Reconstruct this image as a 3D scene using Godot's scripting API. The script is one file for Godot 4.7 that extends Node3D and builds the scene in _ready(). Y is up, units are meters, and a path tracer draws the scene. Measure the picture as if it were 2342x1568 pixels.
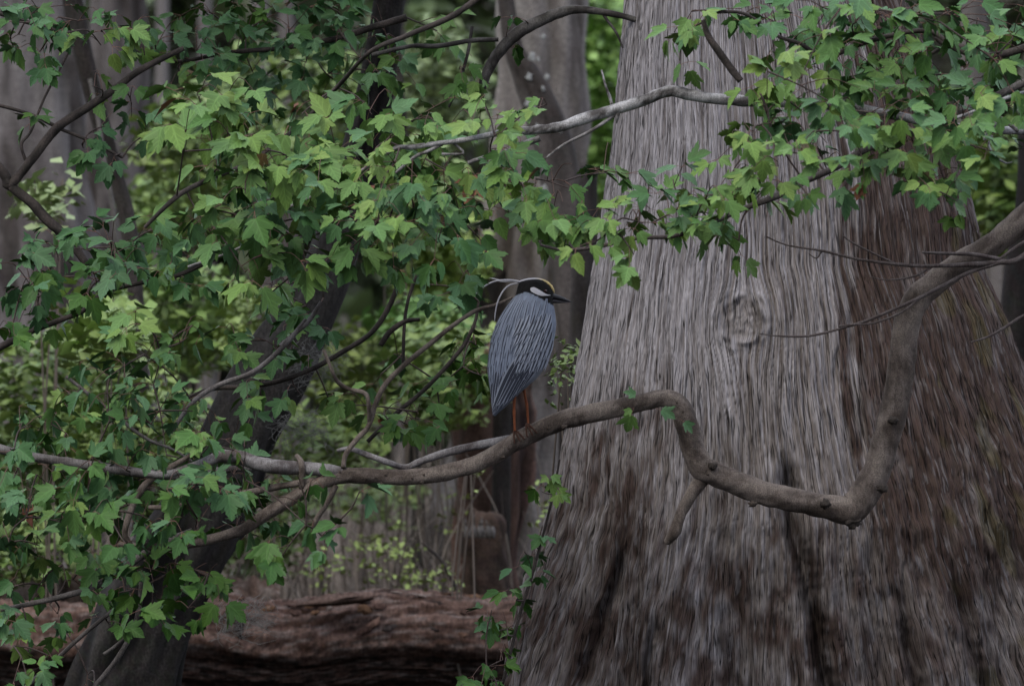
extends Node3D

# A night heron on a sinuous branch before a bald cypress, maple boughs around it, a dim swamp wood behind.
# Positions are traced as (x, y, depth) on a 2342 x 1568 frame seen from EYE; sizes follow at their own depth.

const EYE := Vector3(0, 1.75, 20)
const K := 2.2 / 1568.0 / 20.0
var rng := RandomNumberGenerator.new()
var counts := {}
var part_counts := {}
var N1: FastNoiseLite
var N2: FastNoiseLite
var M := {}
var leaf_meshes: Array[ArrayMesh] = []
var leaf_mats := []
var rest := {}

# ------------------------------------------------------------------ helpers
func P(x: float, y: float, d: float) -> Vector3:
	return EYE + Vector3((x - 1171.0) * K * d, (784.0 - y) * K * d, -d)

func rf(a: float, b: float) -> float:
	return rng.randf_range(a, b)

func numbered(called: String) -> String:
	var n: int = counts.get(called, 0)
	counts[called] = n + 1
	return called if n == 0 else "%s_%03d" % [called, n]

func part_name(parent: Node, called: String) -> String:
	var key := str(parent.get_instance_id()) + called
	var n: int = part_counts.get(key, 0)
	part_counts[key] = n + 1
	return called if n == 0 else "%s_%03d" % [called, n]

func thing(called: String, label: String, category: String, at: Vector3, group := "") -> Node3D:
	var o := Node3D.new()
	o.name = numbered(called)
	add_child(o, true)
	o.position = at
	tag(o, label, category, group)
	return o

func tag(o: Node, label: String, category: String, group := "") -> void:
	o.set_meta("label", label)
	o.set_meta("category", category)
	if group != "":
		o.set_meta("group", group)

func part(called: String, mesh: Mesh, mat: Material, parent: Node3D, origin := Vector3.ZERO) -> MeshInstance3D:
	# meshes are built in world space; children are shifted back by their thing's place
	var o := MeshInstance3D.new()
	o.mesh = mesh
	if mat:
		o.material_override = mat
	if parent == self:
		o.name = numbered(called)
	else:
		o.name = part_name(parent, called)
	parent.add_child(o, true)
	o.position = origin - (world_at(parent) if parent != self else Vector3.ZERO)
	return o

func world_at(n: Node) -> Vector3:
	var p := Vector3.ZERO
	while n != self and n is Node3D:
		p += (n as Node3D).position
		n = n.get_parent()
	return p

class MB:
	var v := PackedVector3Array()
	var c := PackedColorArray()
	var uv := PackedVector2Array()
	var i := PackedInt32Array()
	func add(p: Vector3, col := Color.WHITE, t := Vector2.ZERO) -> int:
		v.append(p); c.append(col); uv.append(t)
		return v.size() - 1
	func tri(a: int, b: int, d: int) -> void:
		i.append(a); i.append(b); i.append(d)
	func quads(first: int, rows: int, cols: int, wrap: bool) -> void:
		# a grid of rows x cols vertices; outward is (col step) x (row step)
		for r in rows - 1:
			for k in (cols if wrap else cols - 1):
				var k2 := (k + 1) % cols
				var a := first + r * cols + k
				var b := a + cols
				var d := first + r * cols + k2
				var e := d + cols
				i.append_array([a, b, d, d, b, e])
	func mesh() -> ArrayMesh:
		var n := PackedVector3Array()
		n.resize(v.size())
		for t in range(0, i.size(), 3):
			var a := i[t]
			var b := i[t + 1]
			var d := i[t + 2]
			var f := (v[d] - v[a]).cross(v[b] - v[a])
			n[a] += f; n[b] += f; n[d] += f
		for k in n.size():
			n[k] = n[k].normalized() if n[k].length_squared() > 0.0 else Vector3.UP
		var arr := []
		arr.resize(Mesh.ARRAY_MAX)
		arr[Mesh.ARRAY_VERTEX] = v
		arr[Mesh.ARRAY_NORMAL] = n
		arr[Mesh.ARRAY_COLOR] = c
		arr[Mesh.ARRAY_TEX_UV] = uv
		arr[Mesh.ARRAY_INDEX] = i
		var m := ArrayMesh.new()
		m.add_surface_from_arrays(Mesh.PRIMITIVE_TRIANGLES, arr)
		return m

func smooth_path(pts: Array, steps: int) -> Array:
	# Catmull-Rom through [Vector3, radius] pairs
	var out := []
	for k in pts.size() - 1:
		var p0 = pts[maxi(k - 1, 0)]
		var p1 = pts[k]
		var p2 = pts[k + 1]
		var p3 = pts[mini(k + 2, pts.size() - 1)]
		for s in steps:
			var t := float(s) / steps
			var q: Vector3 = (p1[0] as Vector3).cubic_interpolate(p2[0], p0[0], p3[0], t)
			out.append([q, lerpf(p1[1], p2[1], t)])
	out.append(pts[-1])
	return out

func traced(list: Array, d: float, extra := 0.0) -> Array:
	# [x, y, radius (, depth shift)] in frame units -> [Vector3, metres]
	var out := []
	for e in list:
		var dd: float = d + (e[3] if e.size() > 3 else 0.0) + (rf(-extra, extra) if extra > 0.0 else 0.0)
		out.append([P(e[0], e[1], dd), e[2] * K * dd])
	return out

func tube(mb: MB, path: Array, sides: int, c1: Color, c2: Color, rough := 0.0, nf := 30.0, stretch := 1.0) -> void:
	var first := mb.v.size()
	var up := Vector3(0.3, 0.2, 1).normalized()
	var along := 0.0
	for k in path.size():
		var p: Vector3 = path[k][0]
		var r: float = path[k][1]
		var t: Vector3 = ((path[mini(k + 1, path.size() - 1)][0] as Vector3) - (path[maxi(k - 1, 0)][0] as Vector3)).normalized()
		if k > 0:
			along += p.distance_to(path[k - 1][0])
		var nx := (up - t * up.dot(t)).normalized()
		up = nx
		var ny := t.cross(nx)
		for s in sides:
			var a := TAU * s / sides
			var dir := nx * cos(a) + ny * sin(a)
			var q := Vector3(cos(a) * r, sin(a) * r, along * stretch) * nf
			var h := N1.get_noise_3dv(q)
			var g := N2.get_noise_3dv(q * 0.37 + Vector3(7, 3, 1))
			mb.add(p + dir * r * (1.0 + rough * h), c1.lerp(c2, clampf(0.5 + 0.75 * g + 0.4 * h + 0.4 * N2.get_noise_3dv(q * 2.9), 0.0, 1.0)))
	mb.quads(first, path.size(), sides, true)
	for e in [0, path.size() - 1]:
		var ci := mb.add(path[e][0], mb.c[first + e * sides])
		for s in sides:
			var a1: int = first + e * sides + s
			var a2: int = first + e * sides + (s + 1) % sides
			if e == 0:
				mb.tri(ci, a1, a2)
			else:
				mb.tri(ci, a2, a1)

func look(list: Array, x: float) -> float:
	# piecewise linear through [x, value] pairs
	if x <= list[0][0]:
		return list[0][1]
	for k in list.size() - 1:
		if x <= list[k + 1][0]:
			return lerpf(list[k][1], list[k + 1][1], (x - list[k][0]) / (list[k + 1][0] - list[k][0]))
	return list[-1][1]

func grey_noise(size: int, freq: float, octaves: int, lo: float, hi: float, sx := 1.0, sy := 1.0, rseed := 5) -> ImageTexture:
	var n := FastNoiseLite.new()
	n.seed = rseed
	n.noise_type = FastNoiseLite.TYPE_SIMPLEX_SMOOTH
	n.frequency = freq
	n.fractal_octaves = octaves
	var im := Image.create(size, size, false, Image.FORMAT_RGB8)
	for y in size:
		for x in size:
			var u := TAU * x / size
			var w := TAU * y / size
			# tileable: sampled on two circles
			var a := n.get_noise_3d(cos(u) * sx * 40.0 + 300.0 * cos(w) * 0.0, sin(u) * sx * 40.0, cos(w) * sy * 40.0 + sin(w) * sy * 13.0)
			var b := n.get_noise_3d(cos(u) * sx * 40.0, sin(u) * sx * 40.0 + 91.0, sin(w) * sy * 40.0)
			var h := clampf(0.5 + 0.7 * (a + b), 0.0, 1.0)
			var g := lerpf(lo, hi, h)
			im.set_pixel(x, y, Color(g, g, g))
	return ImageTexture.create_from_image(im)

func fibre_texture() -> ImageTexture:
	# stringy bark: crisp dark gaps between long fibres, 0.4 m across and 2 m tall, seamless both ways
	var w := 512
	var h := 768
	var im := Image.create(w, h, false, Image.FORMAT_RGB8)
	for y in h:
		var v := float(y) / h
		var fade := smoothstep(0.86, 1.0, v)
		for x in w:
			var u := TAU * x / w
			var c := Vector2(cos(u), sin(u))
			var n := [0.0, 0.0, 0.0]
			for k in (2 if fade > 0.0 else 1):
				var t := v - k
				var share := (1.0 - fade) if k == 0 else fade
				var m := u + 0.05 * N2.get_noise_3d(c.x * 0.8, c.y * 0.8, t * 9.0)
				var q := Vector2(cos(m), sin(m))
				n[0] += share * N1.get_noise_3d(q.x * 7.0, q.y * 7.0, t * 9.0)
				n[1] += share * N2.get_noise_3d(q.x * 13.0, q.y * 13.0, t * 26.0)
				n[2] += share * N1.get_noise_3d(q.x * 24.0 + 50.0, q.y * 24.0, t * 55.0)
			var g: float = 0.97 + 0.10 * n[1] + 0.16 * n[2]
			g -= 0.50 * smoothstep(0.17, 0.02, absf(n[0])) * smoothstep(-0.5, 0.1, n[1])
			g -= 0.34 * smoothstep(0.18, 0.02, absf(n[1])) * smoothstep(-0.4, 0.3, n[2])
			g = clampf(g, 0.25, 1.0)
			im.set_pixel(x, y, Color(g, g * 0.985, g * 0.975))
	return ImageTexture.create_from_image(im)

func bark_mat(tex: Texture2D, relief: float, scale: float, rough := 0.9, spec := 0.25) -> StandardMaterial3D:
	var m := StandardMaterial3D.new()
	m.vertex_color_use_as_albedo = true
	m.roughness = rough
	m.metallic_specular = spec
	m.albedo_texture = tex
	m.heightmap_enabled = true
	m.heightmap_texture = tex
	m.heightmap_scale = relief
	m.uv1_triplanar = true
	m.uv1_scale = Vector3(scale, scale, scale)
	return m

# ------------------------------------------------------------------ leaves
func make_leaf_mesh(variant: int) -> ArrayMesh:
	var r := RandomNumberGenerator.new()
	r.seed = 100 + variant
	var half := [Vector2(0, 0), Vector2(0.12, -0.035), Vector2(0.24, 0.03), Vector2(0.38, 0.11), Vector2(0.29, 0.17), Vector2(0.40, 0.24), Vector2(0.42, 0.34),
		Vector2(0.49, 0.42), Vector2(0.57, 0.63), Vector2(0.45, 0.57), Vector2(0.37, 0.60), Vector2(0.16, 0.45), Vector2(0.25, 0.58), Vector2(0.21, 0.66),
		Vector2(0.20, 0.75), Vector2(0.12, 0.82), Vector2(0.08, 0.91), Vector2(0, 1)]
	if variant % 4 == 3:   # a narrower, barely lobed leaf
		half = [Vector2(0, 0), Vector2(0.14, 0.0), Vector2(0.24, 0.10), Vector2(0.31, 0.24), Vector2(0.30, 0.36), Vector2(0.36, 0.50), Vector2(0.26, 0.52), Vector2(0.23, 0.62), Vector2(0.17, 0.70), Vector2(0.13, 0.82), Vector2(0.05, 0.92), Vector2(0, 1)]
	var fold := r.randf_range(0.10, 0.45)
	var curl := r.randf_range(0.10, 0.50)
	var lobe := r.randf_range(-0.25, 0.35)
	var bend := r.randf_range(0.15, 0.75)
	var twist := r.randf_range(-0.35, 0.35)
	var pet := 0.42
	var st := SurfaceTool.new()
	st.begin(Mesh.PRIMITIVE_TRIANGLES)
	for side in [-1.0, 1.0]:
		var poly := PackedVector2Array()
		for p in half:
			var q: Vector2 = p
			if q.x > 0.0:
				q += Vector2(r.randf_range(-0.022, 0.022), r.randf_range(-0.022, 0.022))
			poly.append(q * Vector2(1.0, 1.0))
		# midrib points close the half
		for y in [0.8, 0.55, 0.3]:
			poly.append(Vector2(0.0, y))
		var idx := Geometry2D.triangulate_polygon(poly)
		for t in range(0, idx.size(), 3):
			var ids := [idx[t], idx[t + 1], idx[t + 2]]
			var a := poly[ids[0]]
			var area := (poly[ids[1]] - a).cross(poly[ids[2]] - a)
			# clockwise seen from +z
			if (area * side) > 0.0:
				ids = [ids[0], ids[2], ids[1]]
			for k in ids:
				var q: Vector2 = poly[k]
				var x: float = q.x * side
				var z: float = absf(q.x) * fold - curl * q.y * q.y * 0.55 - lobe * q.x * q.x * 1.6
				z += twist * x * q.y
				var w := Vector3(x, q.y, z)
				w = w.rotated(Vector3.RIGHT, -bend)
				st.set_smooth_group(0 if side < 0.0 else 1)
				st.set_uv(Vector2(0.5 + x * 0.9, 0.97 - q.y * 0.9))
				st.set_color(Color.WHITE)
				st.add_vertex(w + Vector3(0, pet, 0.05))
	st.generate_normals()
	var m := st.commit()
	var mb := MB.new()
	tube(mb, smooth_path([[Vector3(0, 0, 0), 0.012], [Vector3(0, pet * 0.5, 0.04), 0.010], [Vector3(0, pet, 0.05), 0.011]], 2), 4, Color.WHITE, Color.WHITE)
	var pm := mb.mesh()
	m.add_surface_from_arrays(Mesh.PRIMITIVE_TRIANGLES, pm.surface_get_arrays(0))
	m.surface_set_material(1, M.petiole)
	return m

func leaf_texture() -> ImageTexture:
	# veins and mottling, multiplied with the leaf's own colour
	var n := 160
	var im := Image.create(n, n, false, Image.FORMAT_RGB8)
	for y in n:
		for x in n:
			var u := (float(x) / n - 0.5) / 0.9
			var w := (0.97 - float(y) / n) / 0.9
			var g := 0.88 + 0.10 * N1.get_noise_2d(x * 9.0, y * 9.0) + 0.06 * N2.get_noise_2d(x * 30.0, y * 30.0)
			var vein := absf(u) * 42.0
			for s in [[0.62, 0.0], [0.25, 0.0], [0.5, 0.28], [0.5, 0.48], [0.5, 0.66]]:
				# side veins leaving the midrib at height s[1]
				var dirv := Vector2(sin(s[0] * 1.25), cos(s[0] * 1.25))
				if s[0] == 0.25:
					dirv = Vector2(0.95, 0.25).normalized()
				var q := Vector2(absf(u), w - s[1])
				var al := q.dot(dirv)
				if al > 0.0 and al < 0.75:
					vein = minf(vein, absf(q.cross(dirv)) * 60.0 + al * 0.4)
			g += 0.16 * exp(-vein * vein)
			im.set_pixel(x, y, Color(clampf(g, 0, 1), clampf(g, 0, 1), clampf(g * 0.97, 0, 1)))
	return ImageTexture.create_from_image(im)

func leaf_mat(c: Color, tex: Texture2D, through := 0.8) -> StandardMaterial3D:
	var m := StandardMaterial3D.new()
	m.albedo_color = c.linear_to_srgb()
	m.albedo_texture = tex
	m.roughness = 0.5
	m.metallic_specular = 0.3
	m.backlight = Color(0.75, 0.9, 0.25) * through
	m.cull_mode = BaseMaterial3D.CULL_DISABLED
	return m

func leaf(parent: Node3D, origin: Vector3, dir: Vector3, normal: Vector3, length: float, tone: int) -> void:
	var y := dir.normalized()
	var z := (normal - y * normal.dot(y)).normalized()
	var x := y.cross(z)
	var o := MeshInstance3D.new()
	o.mesh = leaf_meshes[rng.randi() % leaf_meshes.size()]
	var set_of: Array = leaf_mats[tone]
	var odd := rng.randf()
	var mat: Material = set_of[rng.randi() % set_of.size()]
	if tone == 0 and odd < 0.10:
		mat = leaf_mats[1][rng.randi() % leaf_mats[1].size()]
	if tone <= 1 and odd > 0.992:
		mat = leaf_mats[4][rng.randi() % leaf_mats[4].size()]
	o.set_surface_override_material(0, mat)
	var s := length * rf(0.55, 1.22)
	var place := Transform3D(Basis(x * s, y * s, z * s), origin - parent.position)
	var key := str(parent.get_instance_id()) + "leaf"
	if part_counts.get(key, 0) >= 300:      # past 300 on one bough the rest is one mass
		if not rest.has(parent):
			rest[parent] = []
		rest[parent].append([place, (mat as StandardMaterial3D).albedo_color.srgb_to_linear()])
		o.free()
		return
	o.name = part_name(parent, "leaf")
	parent.add_child(o)
	o.transform = place

func remaining_leaves() -> void:
	var m := StandardMaterial3D.new()
	m.vertex_color_use_as_albedo = true
	m.albedo_texture = M.leaf_texture
	m.roughness = 0.5
	m.metallic_specular = 0.3
	m.backlight = Color(0.75, 0.9, 0.25) * 0.8
	m.cull_mode = BaseMaterial3D.CULL_DISABLED
	for parent in rest:
		var mm := MultiMesh.new()
		mm.transform_format = MultiMesh.TRANSFORM_3D
		mm.use_colors = true
		var mesh: ArrayMesh = leaf_meshes[rng.randi() % 3].duplicate()
		mesh.surface_set_material(0, m)
		mm.mesh = mesh
		mm.instance_count = rest[parent].size()
		for k in mm.instance_count:
			mm.set_instance_transform(k, rest[parent][k][0])
			mm.set_instance_color(k, rest[parent][k][1])
		var o := MultiMeshInstance3D.new()
		o.name = "foliage"
		o.multimesh = mm
		o.set_meta("kind", "stuff")
		parent.add_child(o)

func droop(out: Vector3) -> Array:
	# a hanging leaf's direction and its upper face's direction
	var d := out * 0.55 + Vector3(rf(-0.9, 0.9), rf(-0.8, 0.2), rf(-0.4, 0.6))
	var n := Vector3(rf(-0.6, 0.6), rf(0.4, 1.2), rf(-0.15, 0.9))
	return [d.normalized(), n]

# a bough's clusters: each [x, y, half width, half height, leaves, tone]
func sprays(bough: Node3D, wood: Array, depth: float, clusters: Array, size_px: float, twig_mat: Material, spread := 0.34) -> void:
	var joints: Array[Vector3] = []
	for w in wood:
		joints.append(w[0])
	for c in clusters:
		var d := depth + rf(-spread, spread)
		var mid := P(c[0], c[1] + c[3] * 0.2, d)
		var near: Vector3 = joints[0]
		for j in joints:
			if j.distance_squared_to(mid) < near.distance_squared_to(mid):
				near = j
		var mb := MB.new()
		var sag := (mid - near).length() * 0.12
		var main := smooth_path([[near, 0.0034], [near.lerp(mid, 0.5) + Vector3(rf(-0.02, 0.02), sag * rf(-0.3, 1.0), rf(-0.02, 0.02)), 0.0028], [mid, 0.0018]], 4)
		if near.distance_to(mid) > 0.02:
			tube(mb, main, 5, Color(0.07, 0.05, 0.045), Color(0.13, 0.10, 0.09))
		var n: int = ceili(c[4] * 1.22)
		var tips := maxi(1, ceili(n / 4.4))
		var left := n
		for k in tips:
			var a := TAU * (k + rf(0.0, 0.9)) / tips
			var rr := sqrt(rf(0.12, 1.0))
			var tip := P(c[0] + cos(a) * rr * c[2], c[1] + sin(a) * rr * c[3], d + rf(-0.32, 0.32))
			var from: Vector3 = main[rng.randi_range(main.size() / 2, main.size() - 1)][0]
			var way := tip - from
			var q := from.lerp(tip, 0.5) + Vector3(0, way.length() * rf(0.0, 0.22), 0)
			tube(mb, smooth_path([[from, 0.0017], [q, 0.0014], [tip, 0.0010]], 3), 4, Color(0.10, 0.06, 0.05), Color(0.16, 0.10, 0.08))
			joints.append(q)
			var out := way.normalized() if way.length() > 0.001 else Vector3.DOWN
			var here := mini(left, rng.randi_range(3, 6)) if k < tips - 1 else left
			left -= here
			for j in here:
				var at: Vector3 = tip
				if j >= 3:
					at = q
				if j >= 5:
					at = from
				var dn := droop(out)
				leaf(bough, at, dn[0], dn[1], size_px * K * depth / 1.5, c[5])
		joints.append(mid)
		part("twig", mb.mesh(), twig_mat, bough)

func bough(label: String, wood_px: Array, depth: float, clusters: Array, size_px: float, c1: Color, c2: Color, called := "maple_bough", extra_wood := [], spread := 0.34) -> Node3D:
	var w := smooth_path(traced(wood_px, depth), 6)
	var t := thing(called, label, "branch", w[0][0])
	var mb := MB.new()
	tube(mb, w, 9, c1, c2, 0.10, 60.0, 0.5)
	part("limb", mb.mesh(), M.twig, t)
	var all := w.duplicate()
	for e in extra_wood:
		var w2 := smooth_path(traced(e, depth), 5)
		var mb2 := MB.new()
		tube(mb2, w2, 7, c1, c2, 0.10, 60.0, 0.5)
		part("side_limb", mb2.mesh(), M.twig, t)
		all.append_array(w2)
	sprays(t, all, depth, clusters, size_px, M.twig, spread)
	return t

# ------------------------------------------------------------------ the scene
func _ready() -> void:
	rng.seed = 20
	var cam := Camera3D.new()
	cam.name = "camera"
	cam.position = EYE
	cam.near = 0.5
	cam.far = 400.0
	var lens := CameraAttributesPhysical.new()
	lens.frustum_focal_length = 24.0 / (2.0 * 0.055)
	lens.frustum_focus_distance = 20.7
	lens.exposure_aperture = 4.7
	lens.frustum_near = 0.5
	lens.frustum_far = 400.0
	cam.attributes = lens
	add_child(cam)
	cam.current = true

	var env := Environment.new()
	env.background_mode = Environment.BG_SKY
	var sm := ProceduralSkyMaterial.new()
	sm.sky_top_color = Color(0.90, 0.93, 1.0)
	sm.sky_horizon_color = Color(0.56, 0.59, 0.64)
	sm.sky_curve = 0.25
	sm.ground_bottom_color = Color(0.16, 0.16, 0.15)
	sm.ground_horizon_color = Color(0.30, 0.31, 0.31)
	sm.sun_angle_max = 1.0
	var sky := Sky.new()
	sky.sky_material = sm
	env.sky = sky
	env.background_energy_multiplier = 1.25
	env.tonemap_mode = Environment.TONE_MAPPER_LINEAR
	env.tonemap_exposure = 1.5
	env.sdfgi_enabled = true
	env.ssao_enabled = true
	env.ssil_enabled = true
	var we := WorldEnvironment.new()
	we.name = "world_environment"
	we.environment = env
	add_child(we)

	var sun := DirectionalLight3D.new()
	sun.name = "sun"
	sun.light_energy = 0.42
	sun.light_angular_distance = 25.0
	sun.light_color = Color(1.0, 0.98, 0.95)
	sun.shadow_enabled = true
	add_child(sun)
	sun.look_at_from_position(Vector3(-6, 12, 9), Vector3.ZERO)

	N1 = FastNoiseLite.new()
	N1.seed = 3
	N1.noise_type = FastNoiseLite.TYPE_SIMPLEX_SMOOTH
	N1.frequency = 1.0
	N1.fractal_type = FastNoiseLite.FRACTAL_NONE
	N2 = N1.duplicate()
	N2.seed = 11
	materials()
	ground()
	cypress()
	wood_behind()
	fallen_log()
	perch()
	boughs()
	remaining_leaves()
	heron()
	undergrowth()

func materials() -> void:
	var fine := grey_noise(256, 0.12, 4, 0.62, 1.0)
	M.trunk = bark_mat(fine, 0.25, 3.0)
	M.cypress = bark_mat(fibre_texture(), 0.32, 1.0)
	M.cypress.uv1_triplanar = false
	M.cypress.uv1_scale = Vector3(3.75, 0.3, 1)
	M.twig = bark_mat(fine, 0.16, 8.0, 0.8, 0.3)
	M.log = bark_mat(fine, 0.45, 2.2, 0.95, 0.15)
	M.ground = bark_mat(fine, 2.0, 0.6, 1.0, 0.1)
	M.plain = StandardMaterial3D.new()
	M.plain.vertex_color_use_as_albedo = true
	M.plain.roughness = 0.85
	M.plain.metallic_specular = 0.2
	M.feather = StandardMaterial3D.new()
	M.feather.vertex_color_use_as_albedo = true
	M.feather.roughness = 0.75
	M.feather.metallic_specular = 0.25
	M.feather.rim_enabled = true
	M.feather.rim = 0.15
	M.feather.cull_mode = BaseMaterial3D.CULL_DISABLED
	M.petiole = StandardMaterial3D.new()
	M.petiole.albedo_color = Color(0.16, 0.075, 0.05).linear_to_srgb()
	M.petiole.roughness = 0.6
	M.far_leaf = StandardMaterial3D.new()
	M.far_leaf.vertex_color_use_as_albedo = true
	M.far_leaf.roughness = 0.55
	M.far_leaf.backlight = Color(0.5, 0.6, 0.2)
	M.far_leaf.cull_mode = BaseMaterial3D.CULL_DISABLED
	var tex := leaf_texture()
	M.leaf_texture = tex
	var sets := [
		[Color(0.078, 0.172, 0.044), Color(0.094, 0.192, 0.054), Color(0.072, 0.162, 0.062), Color(0.112, 0.205, 0.048), Color(0.088, 0.182, 0.078)],
		[Color(0.145, 0.248, 0.056), Color(0.124, 0.226, 0.062), Color(0.170, 0.262, 0.066), Color(0.112, 0.214, 0.060)],
		[Color(0.056, 0.138, 0.046), Color(0.066, 0.154, 0.066), Color(0.054, 0.126, 0.034), Color(0.078, 0.162, 0.074)],
		[Color(0.042, 0.108, 0.024), Color(0.054, 0.126, 0.024), Color(0.068, 0.142, 0.026)],
		[Color(0.200, 0.085, 0.050), Color(0.260, 0.200, 0.120), Color(0.190, 0.120, 0.045), Color(0.170, 0.065, 0.042)]]
	for s in sets:
		var ms := []
		for c in s:
			ms.append(leaf_mat(c, tex))
		leaf_mats.append(ms)
	for k in 16:
		leaf_meshes.append(make_leaf_mesh(k))

# ------------------------------------------------------------------ ground
func ground() -> void:
	var mb := MB.new()
	var nx := 150
	var nz := 190
	for r in nz:
		var z := lerpf(30.0, -140.0, pow(float(r) / (nz - 1), 1.6))
		for k in nx:
			var x := lerpf(-70.0, 70.0, float(k) / (nx - 1))
			x = signf(x) * pow(absf(x) / 70.0, 1.8) * 70.0
			var h := 0.10 * N1.get_noise_2d(x * 0.35, z * 0.35) + 0.04 * N2.get_noise_2d(x * 1.7, z * 1.7)
			h += smoothstep(-14.0, -90.0, z) * 1.2
			h -= smoothstep(-4.0, 3.0, z) * 0.35
			var g := N2.get_noise_2d(x * 0.9 + 40.0, z * 0.9)
			var c := Color(0.085, 0.062, 0.045).lerp(Color(0.15, 0.105, 0.075), clampf(0.5 + g, 0, 1))
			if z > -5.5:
				c = Color(0.03, 0.026, 0.022)  # near ground painted almost black to stand in for shade
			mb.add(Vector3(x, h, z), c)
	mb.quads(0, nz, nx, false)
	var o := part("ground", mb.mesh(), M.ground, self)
	o.set_meta("kind", "structure")
	o.set_meta("label", "muddy forest floor under dead leaves, painted dark for shade before the log")

# ------------------------------------------------------------------ the big cypress
const TRUNK_L := [[-700, 1462], [-120, 1440], [0, 1432], [200, 1413], [300, 1406], [400, 1394], [560, 1371], [700, 1346], [850, 1320], [1000, 1295], [1150, 1270], [1300, 1230], [1400, 1203], [1568, 1158], [1780, 1085], [1990, 960]]
const TRUNK_R := [[-700, 1990], [-120, 2045], [0, 2075], [200, 2145], [400, 2203], [480, 2222], [609, 2243], [726, 2298], [870, 2345], [1100, 2440], [1300, 2525], [1568, 2650], [1780, 2790], [1990, 2960]]
var fissures := [
	[[[1000, 1770], [1150, 1785], [1280, 1812], [1400, 1850], [1568, 1868], [1990, 1890]], 20.0, 0.13],
	[[[1160, 1432], [1250, 1415], [1330, 1390], [1450, 1345], [1568, 1318], [1990, 1270]], 17.0, 0.07],
	[[[1330, 1498], [1420, 1492], [1568, 1482], [1990, 1462]], 13.0, 0.07],
	[[[1290, 2010], [1400, 2040], [1500, 2062], [1568, 2074], [1990, 2110]], 14.0, 0.07],
	[[[1230, 2120], [1400, 2170], [1568, 2225], [1990, 2340]], 22.0, 0.07],
	[[[1100, 1610], [1350, 1640], [1568, 1655], [1990, 1680]], 26.0, 0.035],
	[[[820, 2200], [1100, 2265], [1400, 2360], [1990, 2560]], 20.0, 0.05],
	[[[700, 1900], [760, 1897], [830, 1892], [920, 1884]], 5.0, 0.02],
	[[[860, 1893], [940, 1884], [1010, 1876]], 5.0, 0.018],
	[[[500, 1935], [800, 1932], [1050, 1962], [1300, 2015]], 8.0, 0.012]]

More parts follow.
